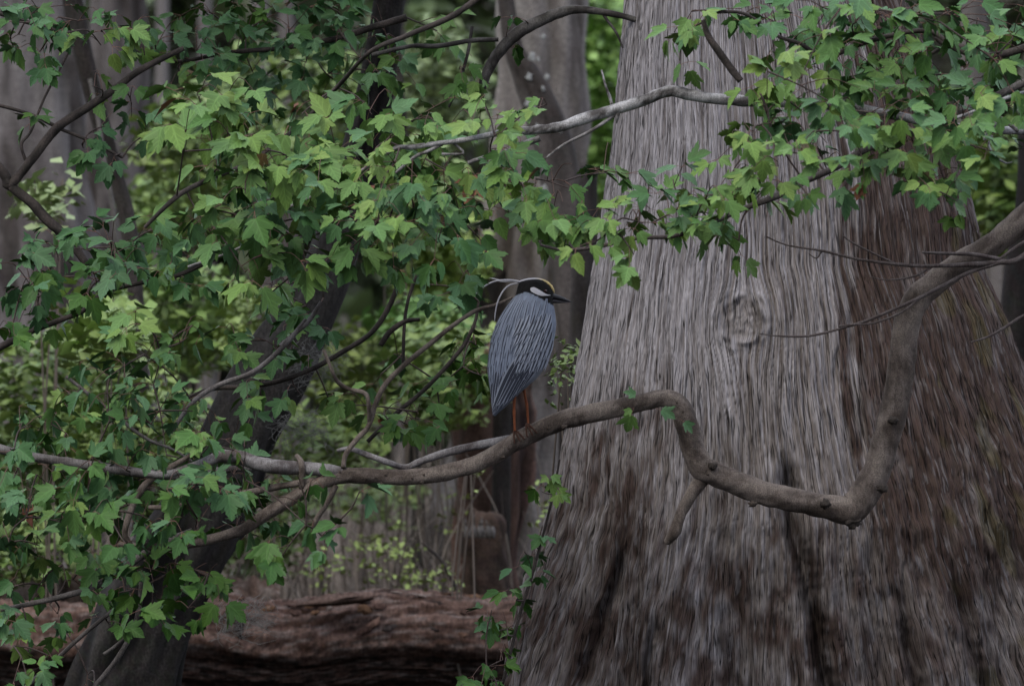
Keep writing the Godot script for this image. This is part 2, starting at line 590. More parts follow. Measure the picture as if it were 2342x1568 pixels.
func cypress() -> void:
	var dc := 21.75
	var root := thing("cypress_tree", "huge pale grey bald cypress trunk with flared fluted base and reddish bark", "tree", Vector3(P(1800, 784, dc).x, 0.0, EYE.z - dc))
	var mb := MB.new()
	var front := 800
	var back := 50
	var cols := front + back
	var rows := 430
	var light := Color(0.385, 0.378, 0.410)
	var mid := Color(0.205, 0.184, 0.174)
	var red := Color(0.078, 0.053, 0.045)
	var dark := Color(0.045, 0.033, 0.029)
	var lichen := Color(0.38, 0.37, 0.39)
	for r in rows:
		var py := lerpf(-110.0, 1990.0, float(r) / (rows - 1))
		if r == 0:
			py = -700.0
		elif r == 1:
			py = -300.0
		var xl := look(TRUNK_L, py)
		var xr := look(TRUNK_R, py)
		var hw := (xr - xl) * 0.5 * K * dc
		var cx := (xl + xr) * 0.5
		var wy := (784.0 - py) * K * dc
		var act := []
		for fi in fissures.size():
			var f = fissures[fi]
			var line: Array = f[0]
			if py > line[0][0] - 1.0 and py < line[-1][0] + 1.0:
				var fade := smoothstep(line[0][0], line[0][0] + 160.0, py)
				if line[-1][0] < 1500:
					fade *= 1.0 - smoothstep(line[-1][0] - 80.0, line[-1][0], py)
				act.append([look(line, py) + 9.0 * N2.get_noise_2d(py * 0.006, fi * 3.7) + 2.5 * N1.get_noise_2d(py * 0.03, fi * 5.1), f[1], f[2] * fade])
		for k in cols:
			var th: float
			if k < front:
				th = lerpf(-1.78, 1.78, float(k) / (front - 1))
			else:
				th = lerpf(1.78, TAU - 1.78, float(k - front + 1) / (back + 1))
			var sn := sin(th)
			var cs := cos(th)
			var hz := minf(hw * 0.86, 0.80)
			var px := cx + (xr - xl) * 0.5 * sn
			var s := th * 0.62
			var nx := (px - 1683.0) / 46.0
			var ny := (py - 731.0) / 60.0
			var nr := nx * nx + ny * ny
			if nr < 12.0 and cs > 0.0:
				s -= 0.036 * nx * exp(-nr * 0.42)
			var shag := smoothstep(600.0, 1250.0, py) * 0.7 + 0.3 * smoothstep(1850.0, 2000.0, px)
			# bark: long fibres, finer threads, broad plates; rougher towards the foot
			var wob := 0.009 * N2.get_noise_2d(s * 4.0, wy * 1.6) + 0.0025 * N1.get_noise_2d(s * 14.0, wy * 7.0)
			var a1 := N1.get_noise_2d((s + wob) * 42.0, wy * 2.1)
			var a2 := N2.get_noise_2d((s + wob) * 110.0, wy * (3.5 + 4.5 * shag))
			var a3 := N1.get_noise_2d(s * 12.0 + 50.0, wy * 1.3)
			var a4 := N2.get_noise_2d(s * 33.0 + 9.0, wy * 9.0)
			var a5 := N1.get_noise_2d((s + wob) * 120.0 + 5.0, wy * 1.6)
			var a6 := N2.get_noise_2d((s + wob * 0.5) * 64.0 + 19.0, wy * 0.9)
			var ds := 0.0030 * a5 + 0.0060 * minf(0.0, 0.28 - absf(a6 + 0.35 * a5)) + 0.0050 * (0.5 - absf(a1)) * 2.0 + 0.0030 * a2 + 0.014 * a3 * (0.4 + shag) + 0.010 * shag * a4
			var gap1 := smoothstep(0.13, 0.0, absf(N1.get_noise_2d((s + wob) * 50.0 + 3.0, wy * (0.5 + 0.8 * shag))))
			var gap2 := smoothstep(0.20, 0.0, absf(N2.get_noise_2d((s + wob) * 105.0 + 8.0, wy * (1.0 + 1.7 * shag))))
			ds -= (0.0042 + 0.003 * shag) * gap1 + 0.0024 * gap2
			# buttress swells between the fissures
			ds += 0.05 * smoothstep(950.0, 1700.0, py) * sin(px * 0.021 + 0.8)
			var inside := 0.0
			var cut := 0.0
			for f in act:
				var q: float = (px - f[0]) / f[1]
				if absf(q) < 3.0 and cs > -0.1:
					cut += f[2] * exp(-q * q)
					inside = maxf(inside, exp(-q * q) * clampf(f[2] * 14.0, 0.0, 1.0))
			# the healed knot: rings that the fibres bend round
			var kx := (px - 1683.0) / 44.0
			var ky := (py - 731.0) / 47.0 + 0.12 * N2.get_noise_2d(px * 0.02, py * 0.02)
			var kr := sqrt(kx * kx + ky * ky)
			var knot := 0.0
			if kr < 2.2 and cs > 0.0:
				knot = 1.0 - smoothstep(1.0, 1.7, kr)
				ds = lerpf(ds, -0.004 + 0.007 * N1.get_noise_2d(px * 0.07, py * 0.05) + 0.004 * N2.get_noise_2d(px * 0.16, py * 0.13), (1.0 - smoothstep(0.8, 1.0, kr)) * 0.8)
				ds += (0.010 + 0.010 * N1.get_noise_2d(px * 0.03, py * 0.03)) * (exp(-pow((kr - 1.10) * 7.0, 2.0)) + 0.6 * exp(-pow((kr - 1.42) * 8.0, 2.0)))
			var p := Vector3(P(cx, py, dc).x + hw * sn, EYE.y + wy, EYE.z - dc + hz * cs) + Vector3(sn, 0, cs * 1.1) * ds + Vector3(-0.12 * sn, 0.0, -1.0) * cut
			# colour: silver weathering over red-brown bark in fibre streaks, darker brown to the right
			var b1 := N2.get_noise_2d((s + wob) * 24.0 + 77.0, wy * 1.5)
			var b2 := N1.get_noise_2d((s + wob) * 90.0 + 31.0, wy * (2.0 + 4.0 * shag))
			var b3 := N1.get_noise_2d(s * 6.0 + 11.0, wy * 2.3)
			var b4 := N2.get_noise_2d(s * 19.0 + 3.0, wy * 6.5) * 0.7 + 0.5 * N1.get_noise_2d((s + wob) * 60.0, wy * 11.0)
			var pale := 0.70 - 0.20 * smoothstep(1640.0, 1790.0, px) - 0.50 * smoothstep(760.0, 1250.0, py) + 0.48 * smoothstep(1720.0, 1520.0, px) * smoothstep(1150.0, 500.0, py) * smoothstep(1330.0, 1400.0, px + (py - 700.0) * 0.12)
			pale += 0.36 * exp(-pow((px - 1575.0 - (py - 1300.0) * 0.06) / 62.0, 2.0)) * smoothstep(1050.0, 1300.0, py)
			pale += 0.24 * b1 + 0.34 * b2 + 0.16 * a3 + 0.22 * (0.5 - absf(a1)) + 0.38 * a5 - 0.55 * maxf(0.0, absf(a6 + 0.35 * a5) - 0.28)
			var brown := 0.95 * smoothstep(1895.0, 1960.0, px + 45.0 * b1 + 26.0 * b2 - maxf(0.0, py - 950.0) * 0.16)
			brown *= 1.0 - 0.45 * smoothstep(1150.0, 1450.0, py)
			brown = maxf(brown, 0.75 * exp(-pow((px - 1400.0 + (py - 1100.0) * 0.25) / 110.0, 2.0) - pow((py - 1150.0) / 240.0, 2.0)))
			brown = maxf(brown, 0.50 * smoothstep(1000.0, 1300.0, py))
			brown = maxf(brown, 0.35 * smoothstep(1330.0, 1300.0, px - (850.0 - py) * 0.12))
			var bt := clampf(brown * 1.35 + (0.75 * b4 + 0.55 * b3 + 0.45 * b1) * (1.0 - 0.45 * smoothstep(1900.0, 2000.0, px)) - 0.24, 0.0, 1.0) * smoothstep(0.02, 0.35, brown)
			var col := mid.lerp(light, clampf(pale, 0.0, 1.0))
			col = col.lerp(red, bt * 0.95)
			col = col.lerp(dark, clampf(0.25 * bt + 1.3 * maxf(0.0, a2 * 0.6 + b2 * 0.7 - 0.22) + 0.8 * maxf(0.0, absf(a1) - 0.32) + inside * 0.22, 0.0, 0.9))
			col = col.lerp(dark, clampf(0.34 * gap1 + 0.20 * gap2, 0.0, 0.6))
			col = col.lerp(lichen, clampf(2.4 * (b2 + 0.6 * a2 - 0.66), 0.0, 0.4) * (1.0 - 0.35 * bt))
			if knot > 0.0:
				col = col.lerp((mid * 0.9).lerp(dark, clampf(0.25 + 0.45 * N1.get_noise_2d(px * 0.09, py * 0.07) + 0.4 * b4, 0.0, 0.8)), (1.0 - smoothstep(0.85, 1.15, kr)) * 0.5)
			var moss := N1.get_noise_2d(s * 9.0 + 200.0, wy * 3.5)
			if px > 2120.0:
				col = col.lerp(Color(0.10, 0.095, 0.03), clampf((moss - 0.38) * 1.6, 0.0, 0.3))
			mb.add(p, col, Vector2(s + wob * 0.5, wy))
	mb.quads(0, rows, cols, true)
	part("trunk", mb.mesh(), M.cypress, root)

# ------------------------------------------------------------------ trees further back
func back_trunk(called: String, label: String, list: Array, d: float, c1: Color, c2: Color, sides := 22, steps := 7, rough := 0.14, group := "") -> Node3D:
	var path := smooth_path(traced(list, d), steps)
	var t := thing(called, label, "tree", Vector3(path[-1][0].x, 0.0, EYE.z - d), group)
	var mb := MB.new()
	tube(mb, path, sides, c1, c2, rough, 9.0, 0.16)
	part("trunk", mb.mesh(), M.trunk, t)
	return t

func clump_mesh(n: int, size: float, sd: int) -> ArrayMesh:
	# a handful of small pointed leaves round a point
	var r := RandomNumberGenerator.new()
	r.seed = sd
	var mb := MB.new()
	for k in n:
		var o := Vector3(r.randf_range(-1, 1), r.randf_range(-0.7, 0.7), r.randf_range(-1, 1)) * 0.5
		var y := Vector3(r.randf_range(-1, 1), r.randf_range(-0.8, 0.5), r.randf_range(-1, 1)).normalized()
		var z := Vector3(r.randf_range(-0.6, 0.6), r.randf_range(0.2, 1), r.randf_range(-0.6, 0.9))
		z = (z - y * z.dot(y)).normalized()
		var x := y.cross(z)
		var l := size * r.randf_range(0.7, 1.3)
		var tint := Color.WHITE * r.randf_range(0.75, 1.2)
		var a := mb.add(o, tint)
		var b := mb.add(o + y * l * 0.45 + x * l * 0.30 + z * l * 0.06, tint)
		var c := mb.add(o + y * l, tint)
		var e := mb.add(o + y * l * 0.45 - x * l * 0.30 + z * l * 0.06, tint)
		var m := mb.add(o + y * l * 0.5 - z * l * 0.03, tint)
		for q in [[a, e, m], [e, c, m], [c, b, m], [b, a, m]]:
			mb.tri(q[0], q[1], q[2])
	return mb.mesh()

func foliage(called: String, spots: Array, scales: Array, tints: Array, mesh: Mesh, parent: Node3D) -> MultiMeshInstance3D:
	var mm := MultiMesh.new()
	mm.transform_format = MultiMesh.TRANSFORM_3D
	mm.use_colors = true
	mm.mesh = mesh
	mm.instance_count = spots.size()
	for k in spots.size():
		var b := Basis.from_euler(Vector3(rf(-0.5, 0.5), rf(0, TAU), rf(-0.5, 0.5))).scaled(Vector3.ONE * scales[k])
		mm.set_instance_transform(k, Transform3D(b, spots[k] - world_at(parent)))
		mm.set_instance_color(k, tints[k])
	var o := MultiMeshInstance3D.new()
	o.multimesh = mm
	o.material_override = M.far_leaf
	o.set_meta("kind", "stuff")
	if parent == self:
		o.name = numbered(called)
	else:
		o.name = part_name(parent, called)
	parent.add_child(o, true)
	return o

func shrub(called: String, label: String, category: String, x: float, y: float, rx: float, ry: float, d: float, n: int, leaf_px: float, c1: Color, c2: Color, group := "") -> void:
	var at := P(x, y, d)
	var t := thing(called, label, category, Vector3(at.x, 0.0, at.z), group)
	var mb := MB.new()
	var spots := []
	var scales := []
	var tints := []
	var stems := 4
	var tops := []
	for k in stems:
		var top := P(x + rf(-0.7, 0.7) * rx, y - rf(0.1, 0.9) * ry, d + rf(-0.3, 0.3))
		tops.append(top)
		tube(mb, smooth_path([[Vector3(at.x + rf(-0.1, 0.1), -0.05, at.z + rf(-0.1, 0.1)), 0.0065], [Vector3(lerpf(at.x, top.x, 0.4) + rf(-0.08, 0.08), top.y * 0.5, at.z), 0.0045], [top, 0.003]], 4), 5, Color(0.10, 0.085, 0.07), Color(0.16, 0.13, 0.11))
	part("stem", mb.mesh(), M.plain, t)
	for k in n:
		var a := rf(0, TAU)
		var rr := sqrt(rf(0.0, 1.0))
		spots.append(P(x + cos(a) * rr * rx, y + sin(a) * rr * ry, d + rf(-0.5, 0.5)))
		scales.append(leaf_px * K * d * rf(2.2, 3.4))
		tints.append(c1.lerp(c2, rng.randf()))
	foliage("foliage", spots, scales, tints, M.clump, t)

func wood_behind() -> void:
	M.clump = clump_mesh(7, 0.42, 4)
	back_trunk("background_cypress", "wide pale grey blurred trunk at the left edge behind dark leaning branches", [[88, -120, 92], [92, 300, 98], [104, 600, 118], [118, 900, 150], [125, 1180, 200], [125, 1330, 240]], 34.0, Color(0.065, 0.055, 0.052), Color(0.245, 0.225, 0.225), 40, 9, 0.2)
	back_trunk("background_cypress", "second pale grey trunk just right of the wide left trunk", [[275, -120, 62], [262, 300, 72], [250, 600, 84], [240, 900, 110], [235, 1180, 140], [235, 1300, 160]], 37.0, Color(0.045, 0.037, 0.034), Color(0.215, 0.195, 0.192), 40, 9, 0.2)
	var slim := back_trunk("slender_tree", "slender dark trunk slanting across the two pale left trunks", [[150, -80, 24], [182, 90, 23], [222, 250, 21], [262, 400, 20], [290, 500, 19], [312, 700, 19], [322, 1000, 22], [330, 1330, 26], [332, 1520, 30]], 26.5, Color(0.028, 0.024, 0.022), Color(0.075, 0.066, 0.06), 14)
	var vine := MB.new()
	tube(vine, smooth_path(traced([[205, 180, 5], [225, 280, 5], [240, 380, 6], [258, 480, 6], [270, 600, 6]], 26.1), 6), 7, Color(0.14, 0.13, 0.12), Color(0.22, 0.2, 0.19), 0.1)
	part("climbing_stem", vine.mesh(), M.twig, slim)
	back_trunk("leaning_tree", "dark mossy trunk leaning right, rising from the lower left behind the maple leaves", [[905, -120, 38], [874, 100, 39], [852, 250, 42], [808, 420, 47], [742, 640, 58], [652, 800, 76], [578, 934, 86], [486, 1120, 96], [384, 1310, 104], [312, 1484, 114], [272, 1600, 130], [235, 1740, 165]], 23.2, Color(0.006, 0.0055, 0.005), Color(0.062, 0.057, 0.053), 60, 12, 0.20)
	var over: Node3D = get_node("leaning_tree")
	var hm := MB.new()
	for k in 210:
		var at := [P(725, 800, 22.95), P(560, 1390, 22.8), P(690, 960, 22.95)][k % 3] as Vector3
		at += Vector3(rf(-0.09, 0.09), rf(-0.05, 0.05), rf(-0.05, 0.03))
		var l := rf(0.04, 0.13)
		tube(hm, smooth_path([[at, 0.0008], [at + Vector3(rf(-0.05, 0.05), -l * 0.4, rf(-0.03, 0.03)), 0.0007], [at + Vector3(rf(-0.06, 0.06), -l * 0.75, rf(-0.03, 0.03)), 0.0007], [at + Vector3(rf(-0.07, 0.07), -l, 0), 0.0007]], 4), 4, Color(0.10, 0.10, 0.095), Color(0.19, 0.19, 0.18))
	part("hanging_moss", hm.mesh(), M.plain, over).set_meta("kind", "stuff")
	var cs := []
	var ss := []
	var ts := []
	for k in 220:
		var d := rf(20.8, 24.5)
		cs.append(P(rf(-500, 950), -170.0 - pow(rng.randf(), 1.3) * 900.0, d))
		ss.append(rf(0.25, 0.42))
		ts.append(Color(0.05, 0.11, 0.03).lerp(Color(0.09, 0.16, 0.04), rng.randf()))
	foliage("crown", cs, ss, ts, M.clump, over)  # unseen leaves above the frame, added to shade the upper left
	back_trunk("slender_tree", "thin lichen speckled trunk beside the top of the dark leaning trunk", [[912, -80, 15], [908, 140, 15], [914, 240, 14], [926, 400, 14], [922, 560, 13], [938, 700, 15], [934, 800, 18], [946, 900, 20], [940, 1010, 18], [958, 1150, 17], [950, 1300, 19]], 31.5, Color(0.035, 0.03, 0.026), Color(0.15, 0.14, 0.12), 12)
	back_trunk("background_cypress", "broad pale brown trunk behind the heron, reddish and peeling near its foot", [[1243, -120, 94], [1241, 200, 96], [1233, 420, 106], [1226, 620, 116], [1212, 800, 125], [1190, 950, 138], [1172, 1080, 152], [1165, 1240, 175], [1165, 1420, 205]], 30.5, Color(0.070, 0.056, 0.048), Color(0.31, 0.283, 0.270), 44, 9, 0.24)
	var mossy := back_trunk("mossy_tree", "dark grey trunk spotted with white lichen leaning against the pale trunk above the heron", [[1150, -60, 16], [1172, 100, 22], [1203, 170, 32], [1240, 250, 40], [1272, 350, 46], [1292, 480, 48], [1302, 640, 38], [1312, 780, 36], [1318, 950, 40], [1322, 1150, 46], [1325, 1400, 54]], 28.4, Color(0.045, 0.038, 0.034), Color(0.12, 0.105, 0.10), 20)
	for k in 18:
		var y := rf(60, 560)
		var x := 1240.0 + (y - 250.0) * 0.18 + rf(-38, 34)
		var r := rf(3.0, 8.5)
		var mb := MB.new()
		blob(mb, P(x, y, 28.4 - 0.0018 * 44.0 * 0.62 - 0.02), Vector3(r, r * 1.25, 2.5) * K * 28.0, Color(0.24, 0.245, 0.24), 9, 6, 0.9)
		part("lichen_spot", mb.mesh(), M.plain, mossy)
	back_trunk("slender_tree", "dark narrow trunk between the heron's bill and the big cypress", [[1345, 380, 22], [1338, 560, 27], [1328, 760, 26], [1318, 960, 26], [1308, 1300, 30]], 27.4, Color(0.03, 0.026, 0.025), Color(0.075, 0.068, 0.066), 14)
	back_trunk("slender_tree", "dark straight trunk standing behind the broken stump", [[1150, 900, 20], [1148, 1010, 21], [1146, 1150, 23], [1140, 1300, 26], [1136, 1480, 32]], 27.6, Color(0.028, 0.024, 0.022), Color(0.07, 0.06, 0.055), 14)
	back_trunk("black_tree", "black trunk at the right edge beyond the big cypress", [[2372, 300, 46], [2366, 480, 48], [2352, 640, 52], [2345, 760, 56], [2352, 900, 60], [2360, 1300, 70]], 26.0, Color(0.012, 0.011, 0.011), Color(0.03, 0.027, 0.026), 16)
	back_trunk("background_cypress", "pale blurred trunk in the gap right of the big cypress", [[2225, -100, 30], [2235, 300, 34], [2262, 480, 38], [2290, 800, 44], [2300, 1300, 60]], 38.0, Color(0.13, 0.12, 0.115), Color(0.22, 0.2, 0.19), 16)
	back_trunk("background_cypress", "pale narrow trunk in the green gap left of the big cypress", [[1408, -100, 22], [1404, 300, 24], [1398, 800, 28], [1390, 1250, 36]], 43.0, Color(0.15, 0.14, 0.135), Color(0.24, 0.23, 0.22), 14)
	back_trunk("rotting_tree", "rough dark reddish rotten trunk below and left of the heron's tail", [[1165, 790, 50], [1150, 850, 72], [1138, 930, 92], [1130, 1030, 92], [1122, 1150, 80], [1114, 1300, 70], [1112, 1480, 84]], 28.0, Color(0.022, 0.014, 0.012), Color(0.20, 0.125, 0.10), 44, 9, 0.34)
	# the broken stump
	var st := thing("broken_stump", "short broken stump with a splintered whitish top behind the fallen log", "stump", P(1110, 1420, 27.0))
	var mb2 := MB.new()
	tube(mb2, smooth_path(traced([[1108, 1440, 66], [1110, 1340, 54], [1107, 1250, 50], [1104, 1205, 45], [1092, 1186, 24], [1084, 1172, 9], [1082, 1160, 2]], 27.0), 8), 22, Color(0.016, 0.012, 0.010), Color(0.085, 0.058, 0.046), 0.3, 16.0, 0.3)
	part("trunk", mb2.mesh(), M.trunk, st)
	for k in 9:
		var x := rf(1062, 1150)
		var y := 1212.0 - 26.0 * exp(-pow((x - 1082.0) / 22.0, 2.0)) - rf(0, 14)
		var m := MB.new()
		tube(m, smooth_path(traced([[x + rf(-5, 5), 1230, rf(5, 9)], [x, 1205, rf(3, 5)], [x + rf(-4, 4), y - 6.0, 0.6]], 26.80), 4), 6, Color(0.03, 0.024, 0.02), Color(0.24, 0.225, 0.22), 0.5, 60.0)
		part("splinter", m.mesh(), M.trunk, st)
	# many trunks of the far wood
	var kinds := ["dim grey far trunk, one of many deep in the wood"]
	for k in 24:
		var d := rf(44.0, 72.0)
		var x := -160.0 + k * 106.0 + rf(-40, 40)
		var r := rf(14.0, 42.0) * 34.0 / d
		var lean := rf(-60, 60)
		var g := rf(0.7, 1.15)
		back_trunk("far_tree", kinds[0], [[x + lean, -300, r * 0.8], [x + lean * 0.4, 400, r], [x, 900, r * 1.2], [x - lean * 0.1, 1240, r * 1.9]], d, Color(0.11, 0.10, 0.095) * g, Color(0.22, 0.205, 0.20) * g, 9, 4, 0.1, "trunks deep in the wood")
	# far canopy and understorey: one mass that nobody could count
	var spots := []
	var scales := []
	var tints := []
	for k in 15000:
		var d := rf(50.0, 92.0)
		var x := rf(-500, 2850)
		var y := 1240.0 - pow(rng.randf(), 0.85) * 1600.0
		var n := N1.get_noise_2d(x * 0.006, y * 0.006 + d * 0.05)
		if n < -0.22 and d < 80.0:
			continue
		spots.append(P(x, y, d))
		scales.append(rf(0.5, 1.1))
		var g := clampf(0.5 + 0.9 * N2.get_noise_2d(x * 0.009 + 30.0, y * 0.009), 0.0, 1.0)
		tints.append(Color(0.085, 0.082, 0.066).lerp(Color(0.085, 0.145, 0.04), g) * rf(0.6, 1.2))
	var fo := foliage("far_foliage", spots, scales, tints, clump_mesh(12, 0.40, 8), self)
	fo.set_meta("label", "far-off mass of leaves closing the view between trunks")

func blob(mb: MB, c: Vector3, r: Vector3, col: Color, sides: int, rings: int, rough := 0.0, b := Basis()) -> void:
	var first := mb.v.size()
	for i in rings + 1:
		var v := PI * i / rings
		for s in sides:
			var a := -TAU * s / sides
			var q := Vector3(sin(v) * cos(a), cos(v), sin(v) * sin(a))
			var h := 1.0 + rough * N1.get_noise_3dv(q * 1.7 + c * 40.0)
			mb.add(c + b * (q * r * h), col)
	mb.quads(first, rings + 1, sides, true)

# ------------------------------------------------------------------ the fallen log
func fallen_log() -> void:
	var d := 25.6
	var t := thing("fallen_log", "rotting reddish brown fallen log lying behind the foot of the cypress", "log", P(800, 1520, d))
	var mb := MB.new()
	var rows := 520
	var sides := 130
	for r in rows:
		var x := lerpf(-200.0, 1500.0, float(r) / (rows - 1))
		var top := 1366.0 + 12.0 * sin(x * 0.012) - 14.0 * smoothstep(900.0, 1250.0, x)
		var rad := 128.0
		var cy := top + rad
		for s in sides:
			var a := TAU * s / sides          # 0 = up, turning towards the viewer
			var up := cos(a)
			var fr := sin(a)
			var k := 1.0
			# the rotten underside is hollow
			if fr > 0.0:
				k -= 0.42 * smoothstep(0.15, -0.35, up)
			else:
				k -= 0.2 * smoothstep(0.1, -0.5, up)
			var xm := x * K * d
			var n := 0.10 * N1.get_noise_3d(xm * 2.2, up * 2.0, fr * 2.0) + 0.030 * N2.get_noise_3d(xm * 7.0, up * 7.0, fr * 7.0) + 0.030 * N1.get_noise_3d(xm * 13.0, up * 5.5, fr * 5.5) + 0.022 * N2.get_noise_3d(xm * 34.0, up * 12.0, fr * 12.0)
			var rr := rad * k * (1.0 + n)
			var g := N2.get_noise_3d(xm * 3.0 + 5.0, up * 5.0, fr * 5.0)
			var g2 := N1.get_noise_3d(xm * 17.0, up * 7.0, fr * 7.0 + 4.0)
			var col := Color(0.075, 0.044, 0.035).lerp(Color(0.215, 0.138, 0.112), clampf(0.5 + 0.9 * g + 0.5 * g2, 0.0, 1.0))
			col = col.lerp(Color(0.03, 0.024, 0.02), clampf(0.95 * smoothstep(0.25, -0.25, up + 0.5 * g) + 1.4 * (g2 - 0.35), 0.0, 0.95))  # shade under the log painted into the colour, plus dark bark flecks
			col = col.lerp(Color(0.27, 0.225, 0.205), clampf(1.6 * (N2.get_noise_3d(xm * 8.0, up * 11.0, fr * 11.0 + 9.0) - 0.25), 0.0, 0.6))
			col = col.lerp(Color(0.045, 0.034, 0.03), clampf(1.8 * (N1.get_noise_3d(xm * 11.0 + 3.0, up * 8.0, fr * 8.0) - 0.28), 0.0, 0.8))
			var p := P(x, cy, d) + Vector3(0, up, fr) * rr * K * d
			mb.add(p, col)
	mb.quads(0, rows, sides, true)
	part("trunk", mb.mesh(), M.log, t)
	# loose bark flakes lying on it
	for k in 50:
		var x := rf(480, 1210)
		var a := rf(-0.3, 1.25)
		var top := 1366.0 + 12.0 * sin(x * 0.012) - 14.0 * smoothstep(900.0, 1250.0, x)
		var c := P(x, top + 128.0, d) + Vector3(0, cos(a), sin(a)) * 129.0 * K * d
		var b := Basis(Vector3.RIGHT, a + rf(-0.35, 0.35)).rotated(Vector3(0, cos(a), sin(a)).normalized(), rf(-0.6, 0.6))
		var f := MB.new()
		blob(f, c, Vector3(rf(0.010, 0.040), rf(0.003, 0.007), rf(0.008, 0.022)), [Color(0.22, 0.13, 0.095), Color(0.17, 0.095, 0.055), Color(0.10, 0.06, 0.05), Color(0.24, 0.19, 0.165), Color(0.055, 0.045, 0.04)][rng.randi() % 5], 8, 4, 0.9, b)
		part("bark_flake", f.mesh(), M.log, t)
	var slab := MB.new()
	blob(slab, P(775, 1372, 25.35), Vector3(0.16, 0.018, 0.07), Color(0.15, 0.10, 0.08), 14, 6, 0.5, Basis(Vector3.BACK, 0.10))
	part("bark_slab", slab.mesh(), M.log, t)
	# the bank on the left that the log's root end lies in
	var bank := MB.new()
	for r in 60:
		var u := float(r) / 59.0
		for k in 90:
			var x := lerpf(-160.0, 640.0, float(k) / 89.0)
			var wx := x * K * 27.0
			var dd := lerpf(25.2, 29.0, u)
			var h := lerpf(-1.75, -1.02 - 0.00012 * maxf(0.0, x - 250.0), smoothstep(0.0, 0.35, u)) - 0.25 * smoothstep(0.5, 1.0, u)
			h += 0.05 * N1.get_noise_2d(wx * 4.0, dd * 4.0) + 0.03 * N2.get_noise_2d(wx * 13.0, dd * 13.0)
			var g := N2.get_noise_2d(wx * 7.0, dd * 7.0)
			var col := Color(0.02, 0.017, 0.015).lerp(Color(0.16, 0.105, 0.08).lerp(Color(0.30, 0.25, 0.22), clampf(g * 1.4, 0.0, 1.0)), smoothstep(0.22, 0.40, u + 0.1 * g))  # near-black along the front foot, litter tones further back
			bank.add(EYE + Vector3((x - 1171.0) * K * dd, h, -dd), col)
	bank.quads(0, 60, 90, false)
	var bo := part("bank_ground", bank.mesh(), M.log, self)
	bo.set_meta("kind", "structure")
	bo.set_meta("label", "earth bank, dark along its front, strewn with dead leaves at the lower left")

